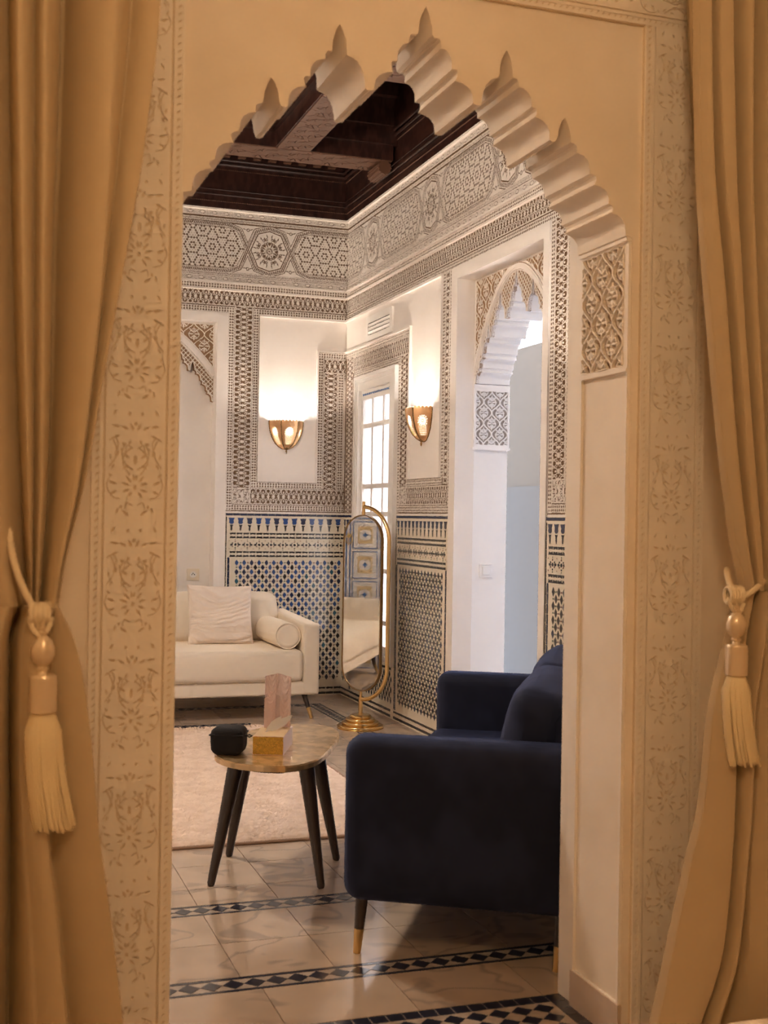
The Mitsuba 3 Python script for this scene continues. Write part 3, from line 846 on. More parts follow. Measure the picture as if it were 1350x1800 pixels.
def dado(parent, fr, u0, u1, left=True, right=True, single=None, dark=False):
    part(parent, "dado", put(bx(u0, u1, 0, DT, 0, .006), fr), "m_zel_base", label="cream glazed tile ground of the dado")
    C, D = dado_rows(u0, u1, left, right)
    if dark: C["navy"] += C.pop("blue")
    for key, gs in C.items():
        if gs: part(parent, f"{key}_mosaic", put(cat([ext(g, TT) for g in gs]), fr, .006), MATS[key], stuff=True)
    pool = []
    one = ext(DIA, TT)
    pick = []
    for (u, v) in D:
        h = random.random()
        key = "m_zel_blue" if h < .48 else "m_zel_navy" if h < .74 else "m_zel_teal" if h < .82 else "m_zel_black"
        if dark: key = "m_zel_navy" if h < .3 else "m_zel_black"
        if v < .5 and h < .6: key = "m_zel_navy" if h < .25 else "m_zel_black"
        pick.append(key)
    order = list(range(len(D)))
    if single:
        order.sort(key=lambda i: single(*D[i]))
        keep = order[:300]
    else: keep = []
    ks = set(keep)
    if keep:
        base = put(one, fr, .006)
        shapes = {k: mikit.ply(base, k) for k in set(pick)}
        U, V = np.asarray(fr[1], float), np.asarray(fr[2], float)
        for i in keep:
            d = U * D[i][0] + V * D[i][1]
            share(parent, "diamond_tile", shapes[pick[i]], T().translate(d.tolist()))
    rest = {}
    for i in range(len(D)):
        if i not in ks: rest.setdefault(pick[i], []).append((D[i][0], D[i][1], 0))
    for k, offs in rest.items():
        part(parent, "diamond_mosaic", put(rep(one, offs), fr, .006), k, stuff=True)


# largest in view first: right of the niche, above the sofa and beside it
dado(wall_back, FR_B, 1.852, XR - .003, True, False, single=lambda u, v: -v + (1.2 if u < 2.26 and v < .66 else 0))
dado(wall_back, FR_B, XL, NX0 - .086, False, True)
dado(wall_right, FR_R, .004, WU0 - .03, False, True, dark=True)
dado(wall_right, FR_R, WU1 + .02, 2.128, True, True, dark=True)
dado(wall_right, FR_R, 3.418, 5.74, True, False, dark=True)
# low strip under the window
part(wall_right, "dado", put(bx(WU0 - .03, WU1 + .02, 0, WZ0 - .004, 0, .006), FR_R), "m_zel_base")
offs = []
k, v = 0, .295
while v > .105:
    offs += [(WU0 - .02 + (i + .5 * (k % 2)) * .0575, v, 0) for i in range(16)]
    v -= .0345; k += 1
part(wall_right, "diamond_mosaic", put(rep(ext(DIA, TT), offs), FR_R, .006), "m_zel_black", stuff=True)
part(wall_right, "black_mosaic", put(cat([ext(sbox(WU0 - .03 + i * .06 + .002, a, WU0 - .03 + i * .06 + .058, b), TT) for i in range(15) for a, b in ((.010, .026), (.046, .062), (.325, .340))]), FR_R, .006), "m_zel_black", stuff=True)

# ================================================================== ceiling woodwork
def moulded(x0, x1, y0, y1, z0, z1, step=.03):
    """Beam with stepped shoulders that widen upward."""
    return cat([bx(x0, x1, y0, y1, z0, z1), bx(x0 - step, x1 + step, y0 - step, y1 + step, z0 + .10, z1), bx(x0 - 2 * step, x1 + 2 * step, y0 - 2 * step, y1 + 2 * step, z0 + .22, z1), bx(x0 - 4 * step, x1 + 4 * step, y0 - 4 * step, y1 + 4 * step, z0 + .40, z1)])


def squiggle(w, h, seed):
    r = random.Random(seed); G = []
    for k in range(26):
        x, y, a = r.uniform(0, w), r.uniform(0, h), r.uniform(0, 2 * PI); pts = [(x, y)]
        for s in range(5):
            a += r.uniform(-1.0, 1.0); x += .012 * math.cos(a); y += .012 * math.sin(a); pts.append((x, y))
        G.append(curve(pts, .0055, 3))
    return sbox(0, 0, w, h).difference(unary_union(G))


ZS = 3.75
CARVE = ext(squiggle(.24, .24, 3), .006)


def soffit(x0, x1, y0, y1):
    nx, ny = max(1, round((x1 - x0) / .24)), max(1, round((y1 - y0) / .24))
    m = CARVE.copy(); m.vertices = np.asarray(m.vertices) * ((x1 - x0) / nx / .24, (y1 - y0) / ny / .24, 1)
    m = rep(m, [(i * (x1 - x0) / nx, j * (y1 - y0) / ny, 0) for i in range(nx) for j in range(ny)])
    return put(m, ((x0, y1, ZS), (1, 0, 0), (0, -1, 0), (0, 0, -1)))


BY = (7.88, 6.20, 4.50)
BXC = (2.02, .70)
for y in BY:
    b = part(ceiling, "beam", moulded(XL, XR - .055, y - .14, y + .14, ZS, ZC, .025), "m_wood", label="dark beam across the salon")
    part(b, "carving", soffit(XL, XR - .06, y - .13, y + .13), "m_carved_wood", label="brown carved underside")
    part(b, "bracket", cat([tube([(XR - .105, y - .12, ZS - .045), (XR - .105, y + .12, ZS - .045)], .042, 16)] + [tube([(XR - .105 + .043 * math.cos(a), y - .12, ZS - .045 + .043 * math.sin(a)), (XR - .105 + .043 * math.cos(a), y + .12, ZS - .045 + .043 * math.sin(a))], .006, 6) for a in np.arange(0, 2 * PI, PI / 6)]), "m_carved_wood", smooth=40)
for xc in BXC:
    for ya, yb in ((BY[0] + .14, YB), (BY[1] + .14, BY[0] - .14), (BY[2] + .14, BY[1] - .14), (YR, BY[2] - .14)):
        if ya > 7.5: continue
        b = part(ceiling, "beam", moulded(xc - .12, xc + .12, ya, yb, ZS + .002, ZC, .025), "m_wood", label="dark beam along the salon")
        part(b, "carving", soffit(xc - .11, xc + .11, ya, yb), "m_carved_wood")
# cornice: fascia with bead mouldings and dentils, along the back and right wall
def cornice(fr, L):
    bead = lambda v, d, r: tube([(0, v, d), (L, v, d)], r, 8)
    ms = [bx(0, L, 3.606, 3.70, 0, .022), bx(0, L, 3.70, ZC, 0, .034), bx(0, L, 3.96, ZC, 0, .055), bead(3.70, .036, .008), bead(3.735, .040, .005), bead(3.92, .046, .012), bead(3.95, .058, .010)]
    return put(cat(ms), fr)


def beads(fr, L, v, d, r=.0045, pitch=.014):
    s = trimesh.creation.icosphere(1, r)
    return put(rep(s, [(x, v, d) for x in np.arange(pitch, L, pitch)]), fr)


for fr, o, L in ((FR_B, XL, XR - XL), (FR_R, 0, 5.75)):
    o3 = np.asarray(fr[0], float) + np.asarray(fr[1], float) * o
    f2 = (o3, fr[1], fr[2], fr[3])
    c = part(ceiling, "cornice", cornice(f2, L), "m_wood", label="dark wooden cornice above the frieze")
    part(c, "bead_row", cat([beads(f2, L, 3.655, .024), beads(f2, L, 3.885, .037)]), "m_carved_wood", stuff=True)
f2 = ((XL, YB, 0), (1, 0, 0), (0, 0, 1), (0, -1, 0))
dent = mikit.ply(put(bx(0, .055, 3.97, 4.06, .055, .10), f2), "m_carved_wood")
for i in range(29): share(ceiling, "dentil", dent, T().translate([i * .115, 0, 0]))

# ================================================================== floor
floor = struct("floor", bx(XL - .1, XR + .6, YF - .06, YB + .2, -.10, -.006), "m_grout", label="pinkish marble floor with dark mosaic borders")
SW = .104
OX0, OX1, OY0, OY1 = -.31, 2.484, 3.410, 8.500     # outer border (outer edges)
IX0, IX1, IY0, IY1 = .370, 1.806, 4.090, 7.800     # inner border
IX0 = -.31 + .68
ring_o = sbox(OX0, OY0, OX1, OY1).difference(sbox(OX0 + SW, OY0 + SW, OX1 - SW, OY1 - SW))
ring_i = sbox(IX0, IY0, IX1, IY1).difference(sbox(IX0 + SW, IY0 + SW, IX1 - SW, IY1 - SW))
thr = sbox(AX - AHW + .002, YF - .01, AX + AHW - .002, 3.133)
stripes = unary_union([ring_o, ring_i, thr])
room = unary_union([sbox(XL, YR, XR, YB), sbox(AX - AHW, YF - .01, AX + AHW, YR + .01)])
zones = [(sbox(XL, YR - .01, XR, OY0), .840, .375, OY0 - .277, .277), (sbox(XL, OY0, XR, YB), .798, .2880, 3.514, .2880)]
for zi, (zone, xo, px, yo, py) in enumerate(zones):
    area = zone.intersection(room).difference(stripes.buffer(.0015))
    x0b, y0b, x1b, y1b = zone.bounds
    i0, i1 = math.floor((x0b - xo) / px), math.ceil((x1b - xo) / px)
    j0, j1 = math.floor((y0b - yo) / py), math.ceil((y1b - yo) / py)
    for i in range(i0, i1):
        for j in range(j0, j1):
            g = sbox(xo + i * px + .0012, yo + j * py + .0012, xo + (i + 1) * px - .0012, yo + (j + 1) * py - .0012).intersection(area)
            for q in polys(g):
                if q.area < .0012: continue
                part(floor, "marble_tile", ext(q, .006, z0=-.006), f"m_marble_{random.randrange(3)}")
# mosaic borders: bed, edge lines, diamonds
part(floor, "border_bed", ext(unary_union([ring_o, ring_i]), .005, z0=-.006), "m_mosaic_light", label="pale stone bed of the mosaic borders")
edges = []
for g in (sbox(OX0, OY0, OX1, OY1), sbox(IX0, IY0, IX1, IY1)):
    a = g.difference(g.buffer(-.015, join_style=2)); gi = g.buffer(-SW, join_style=2); b_ = gi.buffer(.015, join_style=2).difference(gi)
    edges += [a, b_]
part(floor, "border_line", ext(unary_union(edges), .006, z0=-.006), "m_mosaic_dark", label="dark edge lines of the mosaic borders")
dm = ext(Polygon([(-.0315, 0), (0, .033), (.0315, 0), (0, -.033)]), .0065, z0=-.006)
dia_shape = mikit.ply(dm, "m_mosaic_dark")
spots = []
for (x0, y0, x1, y1) in ((OX0, OY0, OX1, OY1), (IX0, IY0, IX1, IY1)):
    h = SW / 2
    n = round((x1 - x0 - SW) / .0635)
    for i in range(n + 1):
        x = x0 + h + i * (x1 - x0 - SW) / n
        spots += [(x, y0 + h, 0), (x, y1 - h, 0)]
    n = round((y1 - y0 - SW) / .0635)
    for i in range(1, n):
        y = y0 + h + i * (y1 - y0 - SW) / n
        spots += [(x1 - h, y, 90), (x0 + h, y, 90)]
spots.sort(key=lambda s: (s[0] < .55) * 50 + s[1])
for x, y, a in spots[:300]:
    share(floor, "diamond_tile", dia_shape, T().translate([x, y, 0]).rotate([0, 0, 1], a))
if len(spots) > 300:
    part(floor, "diamond_mosaic", cat([moved(dm, x, y, 0, math.radians(a)) for x, y, a in spots[300:]]), "m_mosaic_dark", stuff=True)
# threshold under the arch: black border tiles and a diagonal chequer
part(floor, "threshold_bed", ext(thr, .005, z0=-.006), "m_mosaic_light")
edge_sq = ext(sbox(.0012, .0015, .0466, .0465), .006, z0=-.006)
sq_shape = mikit.ply(edge_sq, "m_mosaic_dark")
tx0, ty0, tx1, ty1 = thr.bounds
n = int((tx1 - tx0) / .0478)
for i in range(n):
    share(floor, "threshold_tile", sq_shape, T().translate([tx1 - (i + 1) * .0478, ty1 - .048, 0]))
for i in range(1, 7):
    for x in (tx1 - .0478, tx0):
        share(floor, "threshold_tile", sq_shape, T().translate([x, ty1 - .048 - i * .0478, 0]))
chk = mikit.ply(ext(Polygon([(-.0325, 0), (0, .0305), (.0325, 0), (0, -.0305)]), .006, z0=-.006), "m_mosaic_dark")
for j in range(5):
    y = 3.0485 - j * .0635
    for i in range(17):
        x = 1.550 - i * .0668
        if tx0 + .05 < x < tx1 - .07 and y > ty0 + .02: share(floor, "chequer_tile", chk, T().translate([x, y, 0]))

# ================================================================== window, painted door, court outside
win = struct("window_1", None, None, label="tall narrow white window with small panes at the room corner")
fr = FR_R
jamb = sbox(WU0, WZ0, WU1, WZ1).difference(sbox(.362, WZ0 + .06, 1.050, 2.275))
part(win, "window_frame", put(cat([ext(jamb, .05, True, z0=-.035), ext(frame := sbox(WU0, WZ0, WU1, WZ1).difference(sbox(WU0 + .022, WZ0 + .022, WU1 - .022, WZ1 - .022)), .028), ext(sbox(WU0 + .04, WZ0 + .04, WU1 - .04, WZ1 - .04).difference(sbox(WU0 + .052, WZ0 + .052, WU1 - .052, WZ1 - .052)), .022)]), fr), "m_paint")
part(win, "sash", put(ext(sbox(.362, WZ0 + .06, 1.050, 2.275).difference(sbox(.405, WZ0 + .11, 1.006, 2.205)), .030, True, z0=-.040), fr), "m_paint")
part(win, "painted_scallop", put(cat([ext(Polygon([(.40 + i * .0305, 2.236), (.412 + i * .0305, 2.236), (.418 + i * .0305, 2.248), (.406 + i * .0305, 2.252), (.396 + i * .0305, 2.246)]), .002) for i in range(20)]), fr, -.0095), "m_doorblue")
us = [.405, .600, .840, 1.006]; vs = [WZ0 + .11, .80, 1.04, 1.375, 1.545, 2.01, 2.205]
vs = [WZ0 + .11, .62, .98, 1.375, 1.575, 2.015, 2.205]
for u in us[1:-1]: part(win, "glazing_bar", put(bx(u - .015, u + .015, vs[0], vs[-1], -.038, -.016), fr), "m_paint")
for v in vs[1:-1]: part(win, "glazing_bar", put(bx(us[0], us[-1], v - .016, v + .016, -.040, -.014), fr), "m_paint")
for a, b in zip(us[:-1], us[1:]):
    for c, d in zip(vs[:-1], vs[1:]):
        part(win, "pane", put(ext(sbox(a + .002, c + .002, b - .002, d - .002), .0015, z0=-.028), fr), "m_pane")

door = struct("door_1", None, None, label="white double door painted with blue lines and gold panels, seen in the mirror")
FD = FR_L; DY0, DY1 = 4.47, 5.75      # along the left wall, measured from the arch wall
part(door, "door_frame", put(ext(sbox(DY0 - .10, 0, DY1 + .10, 2.42).difference(sbox(DY0, -1, DY1, 2.34)), .05), FD), "m_paint")
for k in range(2):
    a, b = DY0 + k * (DY1 - DY0) / 2, DY0 + (k + 1) * (DY1 - DY0) / 2
    lf = part(door, "door_leaf", put(bx(a + .003, b - .003, .01, 2.335, 0, .03), FD), "m_paint")
    st = .070; n = 2; pw = (b - a - 2 * st) / n
    blue, gold, flower, pan = [], [], [], []
    for i in range(n):
        for j in range(-1, 7):
            x0, z0 = a + st + i * pw, .254 + j * .268
            r = sbox(x0 + .012, z0 + .012, x0 + pw - .012, z0 + .256)
            part(lf, "panel", put(ext(r, .006, z0=.03), FD), "m_paint")
            blue.append(ext(r.difference(r.buffer(-.007, join_style=2)), .002, z0=.036))
            g = r.buffer(-.045, join_style=2)
            gold.append(ext(unary_union([g.difference(g.buffer(-.016, join_style=2)), g.buffer(-.016, join_style=2).difference(ell((x0 + pw / 2), z0 + .134, .062, .048, n=16))]), .0015, z0=.036))
            c = (x0 + pw / 2, z0 + .134)
            flower.append(ext(unary_union([leaf(c[0], c[1], .027, .016, 90 * q) for q in range(4)]), .002, z0=.036))
    part(lf, "painted_line", put(cat(blue + [ext(sbox(x, .1, x + .010, 2.28), .002, z0=.03) for x in (a + .016, a + .050, b - .060, b - .026)]), FD), "m_doorblue")
    part(lf, "gold_panel", put(cat(gold), FD), "m_doorgold")
    part(lf, "flower", put(cat(flower), FD), "m_doorblue")
    hx = b - .045 if k == 0 else a + .045
    part(lf, "door_ring", put(cat([moved(tube([(.035 * math.cos(t), .035 * math.sin(t), 0) for t in np.linspace(0, 2 * PI, 24, endpoint=False)], .006, 8, True), hx, 1.150, .045), moved(lathe([(0, 0), (.022, 0), (.018, .012), (0, .018)], 16), hx, 1.185, .03)]), FD), "m_brass", smooth=40)

# open court on the right: white and blue-grey walls under the sky
struct("wall_court_right", bx(4.30, 4.45, 8.0, 9.9, 1.62, 2.75), "m_greige")
struct("wall_court_dado", bx(4.285, 4.45, 8.0, 9.9, 0, 1.62), "m_bluewall")
struct("wall_court_far_and_screen", cat([bx(7.5, 7.65, 8.0, 14.0, 0, 3.0), bx(4.7, 4.85, 2.9, 7.2, 0, 4.6)]), "m_daywhite")  # nearer slab added to keep sky light off the jamb
struct("wall_court_side", bx(4.45, 5.4, 8.0, 8.15, 0, 2.75), "m_daywhite")
struct("wall_court_back", bx(3.0, 7.65, 13.9, 14.0, 0, 3.0), "m_daywhite")
struct("wall_court_front", bx(3.0, 7.65, 2.9, 3.0, 0, 3.4), "m_daywhite")
struct("added_canopy_court", bx(3.095, 7.65, 2.9, 6.25, 3.15, 3.3), "m_daywhite")  # unseen canopy added to dim the jamb while the window keeps its sky
struct("floor_court", bx(3.09, 7.65, 2.9, 14.0, -.1, -.02), "m_daywhite")

# ================================================================== small fittings on the walls
vent = thing("air_vent", "white slotted air conditioning grille high on the right wall near the corner", "air vent")
vf = sbox(.515, 2.615, 1.075, 2.790)
part(vent, "frame", put(ext(vf.difference(sbox(.560, 2.655, 1.030, 2.742)), .016), FR_R), "m_paint")
part(vent, "backing", put(bx(.555, 1.035, 2.65, 2.747, 0, .002), FR_R), "m_slot")
for i in range(3):
    s = bx(.560, 1.030, -.011, .011, -.002, .002); s = moved(s, 0, 0, 0, rx=.75)
    part(vent, "slat", put(moved(s, 0, 2.672 + i * .027, .012), FR_R), "m_paint")

sw = thing("light_switch", "square white light switch on the white jamb of the daylit opening", "light switch")
part(sw, "plate", put(moved(rbox(.082, .082, .010, .003, 2, 1), 2.962, 1.045, .005), FR_OJ), "m_plastic", smooth=40)
part(sw, "rocker", put(moved(rbox(.050, .050, .008, .002, 2, 1), 2.962, 1.045, .012, ry=.06), FR_OJ), "m_plastic", smooth=40)
FR_NB = ((0, YB + .145, 0), (1, 0, 0), (0, 0, 1), (0, -1, 0))
so = thing("power_socket", "square cream wall socket low in the niche, above the cream sofa", "wall socket")
sx, sz = 1.644, .905
part(so, "plate", put(moved(rbox(.092, .088, .010, .003, 2, 1), sx, sz, .005), FR_NB), "m_boucle", smooth=40)
part(so, "recess", put(moved(lathe([(.024, 0), (.024, .004), (.020, .004), (.019, .001), (0, .001)], 24), sx, sz, .010), FR_NB), "m_paint", smooth=40)
part(so, "hole", put(cat([moved(trimesh.creation.cylinder(.0035, .003, sections=10), sx + dx, sz + dz, .0125) for dx, dz in ((-.010, 0), (.010, 0), (0, .009))]), FR_NB), "m_slot")


def sconce(fr, u, v, label, cut_seed):
    """Half cup of pierced copper that stands against the wall, open at the top, a bulb inside."""
    t = thing("wall_sconce", label, "wall lamp", None)
    R, Hh, nth, nh = .130, .205, 260, 110
    th = np.linspace(0.02, PI - 0.02, nth); hh = np.linspace(0, 1, nh)
    TH, HH = np.meshgrid(th, hh, indexing="ij")
    prof = R * np.sqrt(np.clip(1 - (1 - HH) ** 2.1, 0, 1)) * (0.97 + .05 * HH)
    facet = 1.0 / np.cos((TH % (PI / 3)) - PI / 6) * math.cos(PI / 6)
    rr = prof * (0.45 + 0.55 * facet)
    P = np.stack([rr * np.cos(TH), -Hh + Hh * HH + .012 * np.abs(np.sin(TH * 15)) * (HH > .985), rr * np.sin(TH) * .92], -1)
    # pierced rosettes: cells inside the cuts are left out
    k = np.floor(TH / (PI / 3)); a = (TH - (k + .5) * PI / 3) * prof; b = (HH - .60) * Hh
    rad, ang = np.hypot(a, b), np.arctan2(b, a)
    cut = (rad > .011) & (rad < .026) & (np.abs(np.sin(ang * 6)) > .48)
    cut |= (rad < .0045)
    cut |= (np.abs(rad - .034) < .0028) & (np.sin(ang * 14) > .45) & (np.abs(a) < prof * .40)
    lowr = (HH > .14) & (HH < .44) & (np.abs(a) < prof * .30) & (np.abs(((a / .009) + 40) % 1 - .5) < .18) & (np.abs((b / .013 + 40) % 1 - .5) < .26)
    cut |= lowr & (rad > .037)
    keep = ~cut[:-1, :-1]
    i, j = np.nonzero(keep); n = nh
    q = np.stack([i * n + j, (i + 1) * n + j, (i + 1) * n + j + 1, i * n + j + 1], -1)
    shell = trimesh.Trimesh(P.reshape(-1, 3), np.vstack([q[:, [0, 1, 2]], q[:, [0, 2, 3]]]), process=False)
    mv = lambda m: put(moved(m, u, v, 0), fr)
    part(t, "shade", mv(shell), "m_copper", smooth=True, label="pierced copper half cup")
    ribs = [tube(P[min(nth - 1, int(x * (nth - 1)))][:, :] * (1.012, 1, 1.012), .0035, 6) for x in (0.003, 1 / 3, 2 / 3, .997)]
    part(t, "rib", mv(cat(ribs)), "m_brass_dark", smooth=40)
    part(t, "liner", mv(grid_mesh(P[::10, 8:] * (.93, 1, .93) + (0, .002, 0))), "m_redglass", smooth=True, label="frosted glass liner")
    part(t, "finial", mv(moved(lathe([(0, -.036), (.004, -.026), (.007, -.014), (.004, -.004), (.010, .004), (.016, .012), (0, .016)], 16), 0, -Hh, .022, rx=-PI / 2)), "m_brass_dark", smooth=40)
    part(t, "back_plate", mv(ext(Polygon([(-.12, 0)] + [(.12 * math.cos(a), -Hh * abs(math.sin(a)) ** .9) for a in np.linspace(PI, 2 * PI, 20)] + [(.12, 0)]).buffer(0), .003)), "m_copper")
    kb = numbered(t + "__bulb")
    bulb = mv(moved(trimesh.creation.icosphere(2, .026), 0, -.024, .064))
    scene[kb] = mikit.ply(bulb, "m_plastic", smooth=True, emitter={"type": "area", "radiance": rgb(SCONCE)})
    return t


sconce(FR_B, 2.300, 2.055, "small copper wall lamp glowing on the back wall's white panel, beside the corner", 1)
sconce(FR_B, .296, 2.055, "added copper wall lamp, unseen left of the arched niche, that brightens the painted door", 4)  # invented lamp, brightens the door that the mirror reflects
sconce(FR_R, 1.690, 2.040, "pierced copper wall lamp between the tall window and the daylit opening", 2)
sconce(FR_R, 3.990, 2.040, "pierced copper wall lamp right of the daylit opening, behind the arch pier", 3)

# unseen globe lamps added to light the salon and the hall
lp = thing("added_salon_lamp", "added unseen globe lamp on a brass rod that lights the salon", "lamp")
LX, LY, LZ = .26, 5.55, 2.95
k = numbered(lp + "__globe")
scene[k] = mikit.ply(moved(trimesh.creation.icosphere(3, .15), LX, LY, LZ), "m_plastic", smooth=True, emitter={"type": "area", "radiance": rgb(SALON_FILL)})
part(lp, "rod", cat([tube([(LX, LY, LZ + .15), (LX, LY, ZC - .02)], .008, 8), moved(lathe([(0, .03), (.02, .03), (.05, 0), (.05, -.01), (0, -.01)], 20), LX, LY, LZ + .158), moved(lathe([(0, .0), (.06, 0), (.05, -.03), (0, -.04)], 20), LX, LY, ZC)]), "m_brass", smooth=40)
hp = thing("added_hall_lamp", "added unseen globe lamp that lights the hall side of the arch", "lamp")
HX, HY, HZ = .35, .35, 2.95
k = numbered(hp + "__globe")
scene[k] = mikit.ply(moved(trimesh.creation.icosphere(3, .20), HX, HY, HZ), "m_plastic", smooth=True, emitter={"type": "area", "radiance": rgb(HALL_FILL)})
part(hp, "rod", cat([tube([(HX, HY, HZ + .2), (HX, HY, 3.895)], .008, 8), moved(lathe([(0, .04), (.02, .04), (.06, 0), (.06, -.01), (0, -.01)], 20), HX, HY, HZ + .208)]), "m_brass", smooth=40)

# ================================================================== cheval mirror
MX, MY = 2.452, 7.462
mir = thing("cheval_mirror", "tall oval brass standing mirror on a stepped round base in the corner", "mirror")
mn = np.array([-.8645, -.5026]); mn /= np.linalg.norm(mn)
mt = np.array([-mn[1], mn[0]])           # tangent, to the right seen from the camera
FM = ((MX, MY, .800), (mt[0], mt[1], 0), (0, 0, 1), (mn[0], mn[1], 0))
def stadium(w, h, r=None): return LineString([(0, -(h / 2 - w / 2)), (0, h / 2 - w / 2)]).buffer(w / 2, resolution=24)
GW, GH = .330, 1.134
part(mir, "glass", put(ext(stadium(GW - .012, GH - .012), .002, z0=.004), FM), "m_mirror", label="mirror glass")
part(mir, "frame", put(ext(stadium(GW, GH).difference(stadium(GW - .014, GH - .014)), .022, True, z0=-.012), FM), "m_brass_dark")
part(mir, "back_panel", put(ext(stadium(GW - .010, GH - .010), .008, True, z0=-.010), FM), "m_brass_dark")
LW, LH = .435, 1.235
loop = [(0, LH / 2)] + [(LW / 2 * math.sin(a), LH / 2 - LW / 2 + LW / 2 * math.cos(a)) for a in np.linspace(0.05, PI / 2, 14)] + [(LW / 2 * math.cos(a), -(LH / 2 - LW / 2) - LW / 2 * math.sin(a)) for a in np.linspace(0, PI / 2 - .05, 14)] + [(0, -LH / 2)]
part(mir, "stand_loop", put(tube([(x, y, 0) for x, y in loop], .0125, 12), FM), "m_brass", smooth=60, label="curved brass arm on one side")
part(mir, "pivot", tube([(MX, MY, .800 + GH / 2 - .004), (MX, MY, .800 + LH / 2 + .035)], .011, 12), "m_brass", smooth=60)
part(mir, "pivot", tube([(MX, MY, .800 - GH / 2 + .004), (MX, MY, .800 - LH / 2)], .009, 12), "m_brass", smooth=60)
part(mir, "stem", tube([(MX, MY, .07), (MX, MY, .800 - LH / 2 + .012)], .0135, 14), "m_brass", smooth=60)
pr = [(0, .086), (.062, .086)]
for i, r in enumerate((.066, .092, .118, .146)):
    z = .086 - i * .021
    pr += [(r, z - .003), (r + .003, z - .008), (r + .002, z - .018), (r - .001, z - .021)]
pr += [(.149, 0), (0, 0)]
part(mir, "base", moved(lathe(pr, 48), MX, MY, 0), "m_brass", smooth=35, label="stepped round brass base")

# ================================================================== sofas
def soft(sx, sy, sz, r, puff=.015, seed=0, wr=.004, res=5):
    m = rbox(sx, sy, sz, r, 5, res * 3)
    v = np.asarray(m.vertices).copy(); h = np.array([sx, sy, sz]) / 2
    a = v / h
    for ax in range(3):
        o = [k for k in range(3) if k != ax]
        w = (1 - np.clip(np.abs(a[:, o[0]]), 0, 1) ** 2) * (1 - np.clip(np.abs(a[:, o[1]]), 0, 1) ** 2)
        v[:, ax] += np.sign(v[:, ax]) * np.clip((np.abs(a[:, ax]) - .6) / .4, 0, 1) * w * puff
    nz = meshkit.fbm(v * 7 + seed * 3.3, 3, seed) - .5
    v += np.asarray(trimesh.Trimesh(v, m.faces, process=False).vertex_normals) * (nz * wr)[:, None]
    return trimesh.Trimesh(v, m.faces, process=False)


def leg(x, y, z1, dx, dy, r1, r0):
    """Tapered leg from (x, y, z1) down to (x+dx, y+dy, 0); brass cap at the foot."""
    p = lambda t: (x + dx * t, y + dy * t, z1 * (1 - t))
    ts = np.linspace(0, .58, 5); tb = np.linspace(.58, 1, 4)
    rad = lambda t: r1 + (r0 - r1) * t
    return tube([p(t) for t in ts], [rad(t) for t in ts], 16), tube([p(t) for t in tb], [rad(t) * 1.04 for t in tb], 16)


cs = thing("cream_sofa", "low cream boucle sofa against the tiled back wall, on black legs with brass tips", "sofa")
SX0, SX1, SY0, SY1 = -.37, 2.284, 7.820, 8.800
part(cs, "base", moved(rbox(SX1 - SX0, SY1 - SY0 - .02, .092, .015), (SX0 + SX1) / 2, (SY0 + SY1) / 2 + .01, .211), "m_boucle", smooth=40)
part(cs, "seat_cushion", moved(soft(SX1 - SX0 - .23, .80, .205, .035, .012, 1), (SX0 + SX1) / 2, SY0 + .40 - .005, .360), "m_boucle", smooth=50)
for s, xa in ((0, SX1 - .057), (1, SX0 + .057)):
    arm = rbox(.114, SY1 - SY0 - .03, .49, .022, 4, 8)
    v = np.asarray(arm.vertices).copy(); v[:, 2] += np.clip(v[:, 2] + .1, 0, 1) * .10 * (v[:, 1] / (SY1 - SY0)); arm.vertices = v
    part(cs, "arm", moved(arm, xa, (SY0 + SY1) / 2, .409), "m_boucle", smooth=40)
part(cs, "back", moved(rbox(SX1 - SX0 - .22, .12, .53, .03), (SX0 + SX1) / 2, SY1 - .085, .43), "m_boucle", smooth=40)
for i in range(3):
    w = (SX1 - SX0 - .25) / 3
    part(cs, "back_cushion", moved(soft(w - .01, .19, .335, .06, .02, 5 + i), SX0 + .125 + w * (i + .5), 8.585, .628, rx=-.13), "m_boucle", smooth=50)
for x, dx in ((SX1 - .085, .045), (SX0 + .085, -.045)):
    for y, dy in ((SY0 + .10, -.045), (SY1 - .10, .045)):
        a, b = leg(x, y, .172, dx, dy, .019, .0105)
        k = part(cs, "leg", a, "m_legwood", smooth=50, label="tapered black leg")
        part(k, "brass_tip", b, "m_brass", smooth=50)

pl = thing("throw_pillow", "square cream pillow with a wavy fur pattern leaning on the cream sofa", "pillow")
n_ = 130
uu, vv = np.meshgrid(np.linspace(-1, 1, n_), np.linspace(-1, 1, n_), indexing="ij")
th = .075 * np.clip((1 - uu ** 2) * (1 - vv ** 2), 0, 1) ** .42 + .004
pin = 1 - .055 * (1 - uu ** 2) * np.abs(vv) ** 3 ; pin2 = 1 - .055 * (1 - vv ** 2) * np.abs(uu) ** 3
X_, Z_ = .222 * uu * pin2, .205 * vv * pin
sw_ = np.sin(150 * (Z_ + .035 * np.sin(11 * X_ + 2) + .03 * np.sin(19 * Z_ - 7 * X_)) + 9 * (meshkit.fbm(np.stack([X_ * 9, Z_ * 9, Z_ * 0], -1), 3, 2) - .5))
front = np.stack([X_, -th - .0045 * sw_ * np.clip(th / .03, 0, 1), Z_], -1); back = np.stack([X_, th, Z_], -1)
rim = []
pm = cat([grid_mesh(front), grid_mesh(back, True)]); pm.merge_vertices(digits_vertex=6)
bo = [(X_[i, j], 0, Z_[i, j]) for i, j in [(i, 0) for i in range(n_)] + [(n_ - 1, j) for j in range(1, n_)] + [(i, n_ - 1) for i in range(n_ - 2, -1, -1)] + [(0, j) for j in range(n_ - 2, 0, -1)]]
place = lambda m: moved(moved(m, 0, 0, 0, ry=.02, rx=-.30), 1.702, 8.300, .665)
part(pl, "cover", place(pm), "m_pillow", smooth=True)
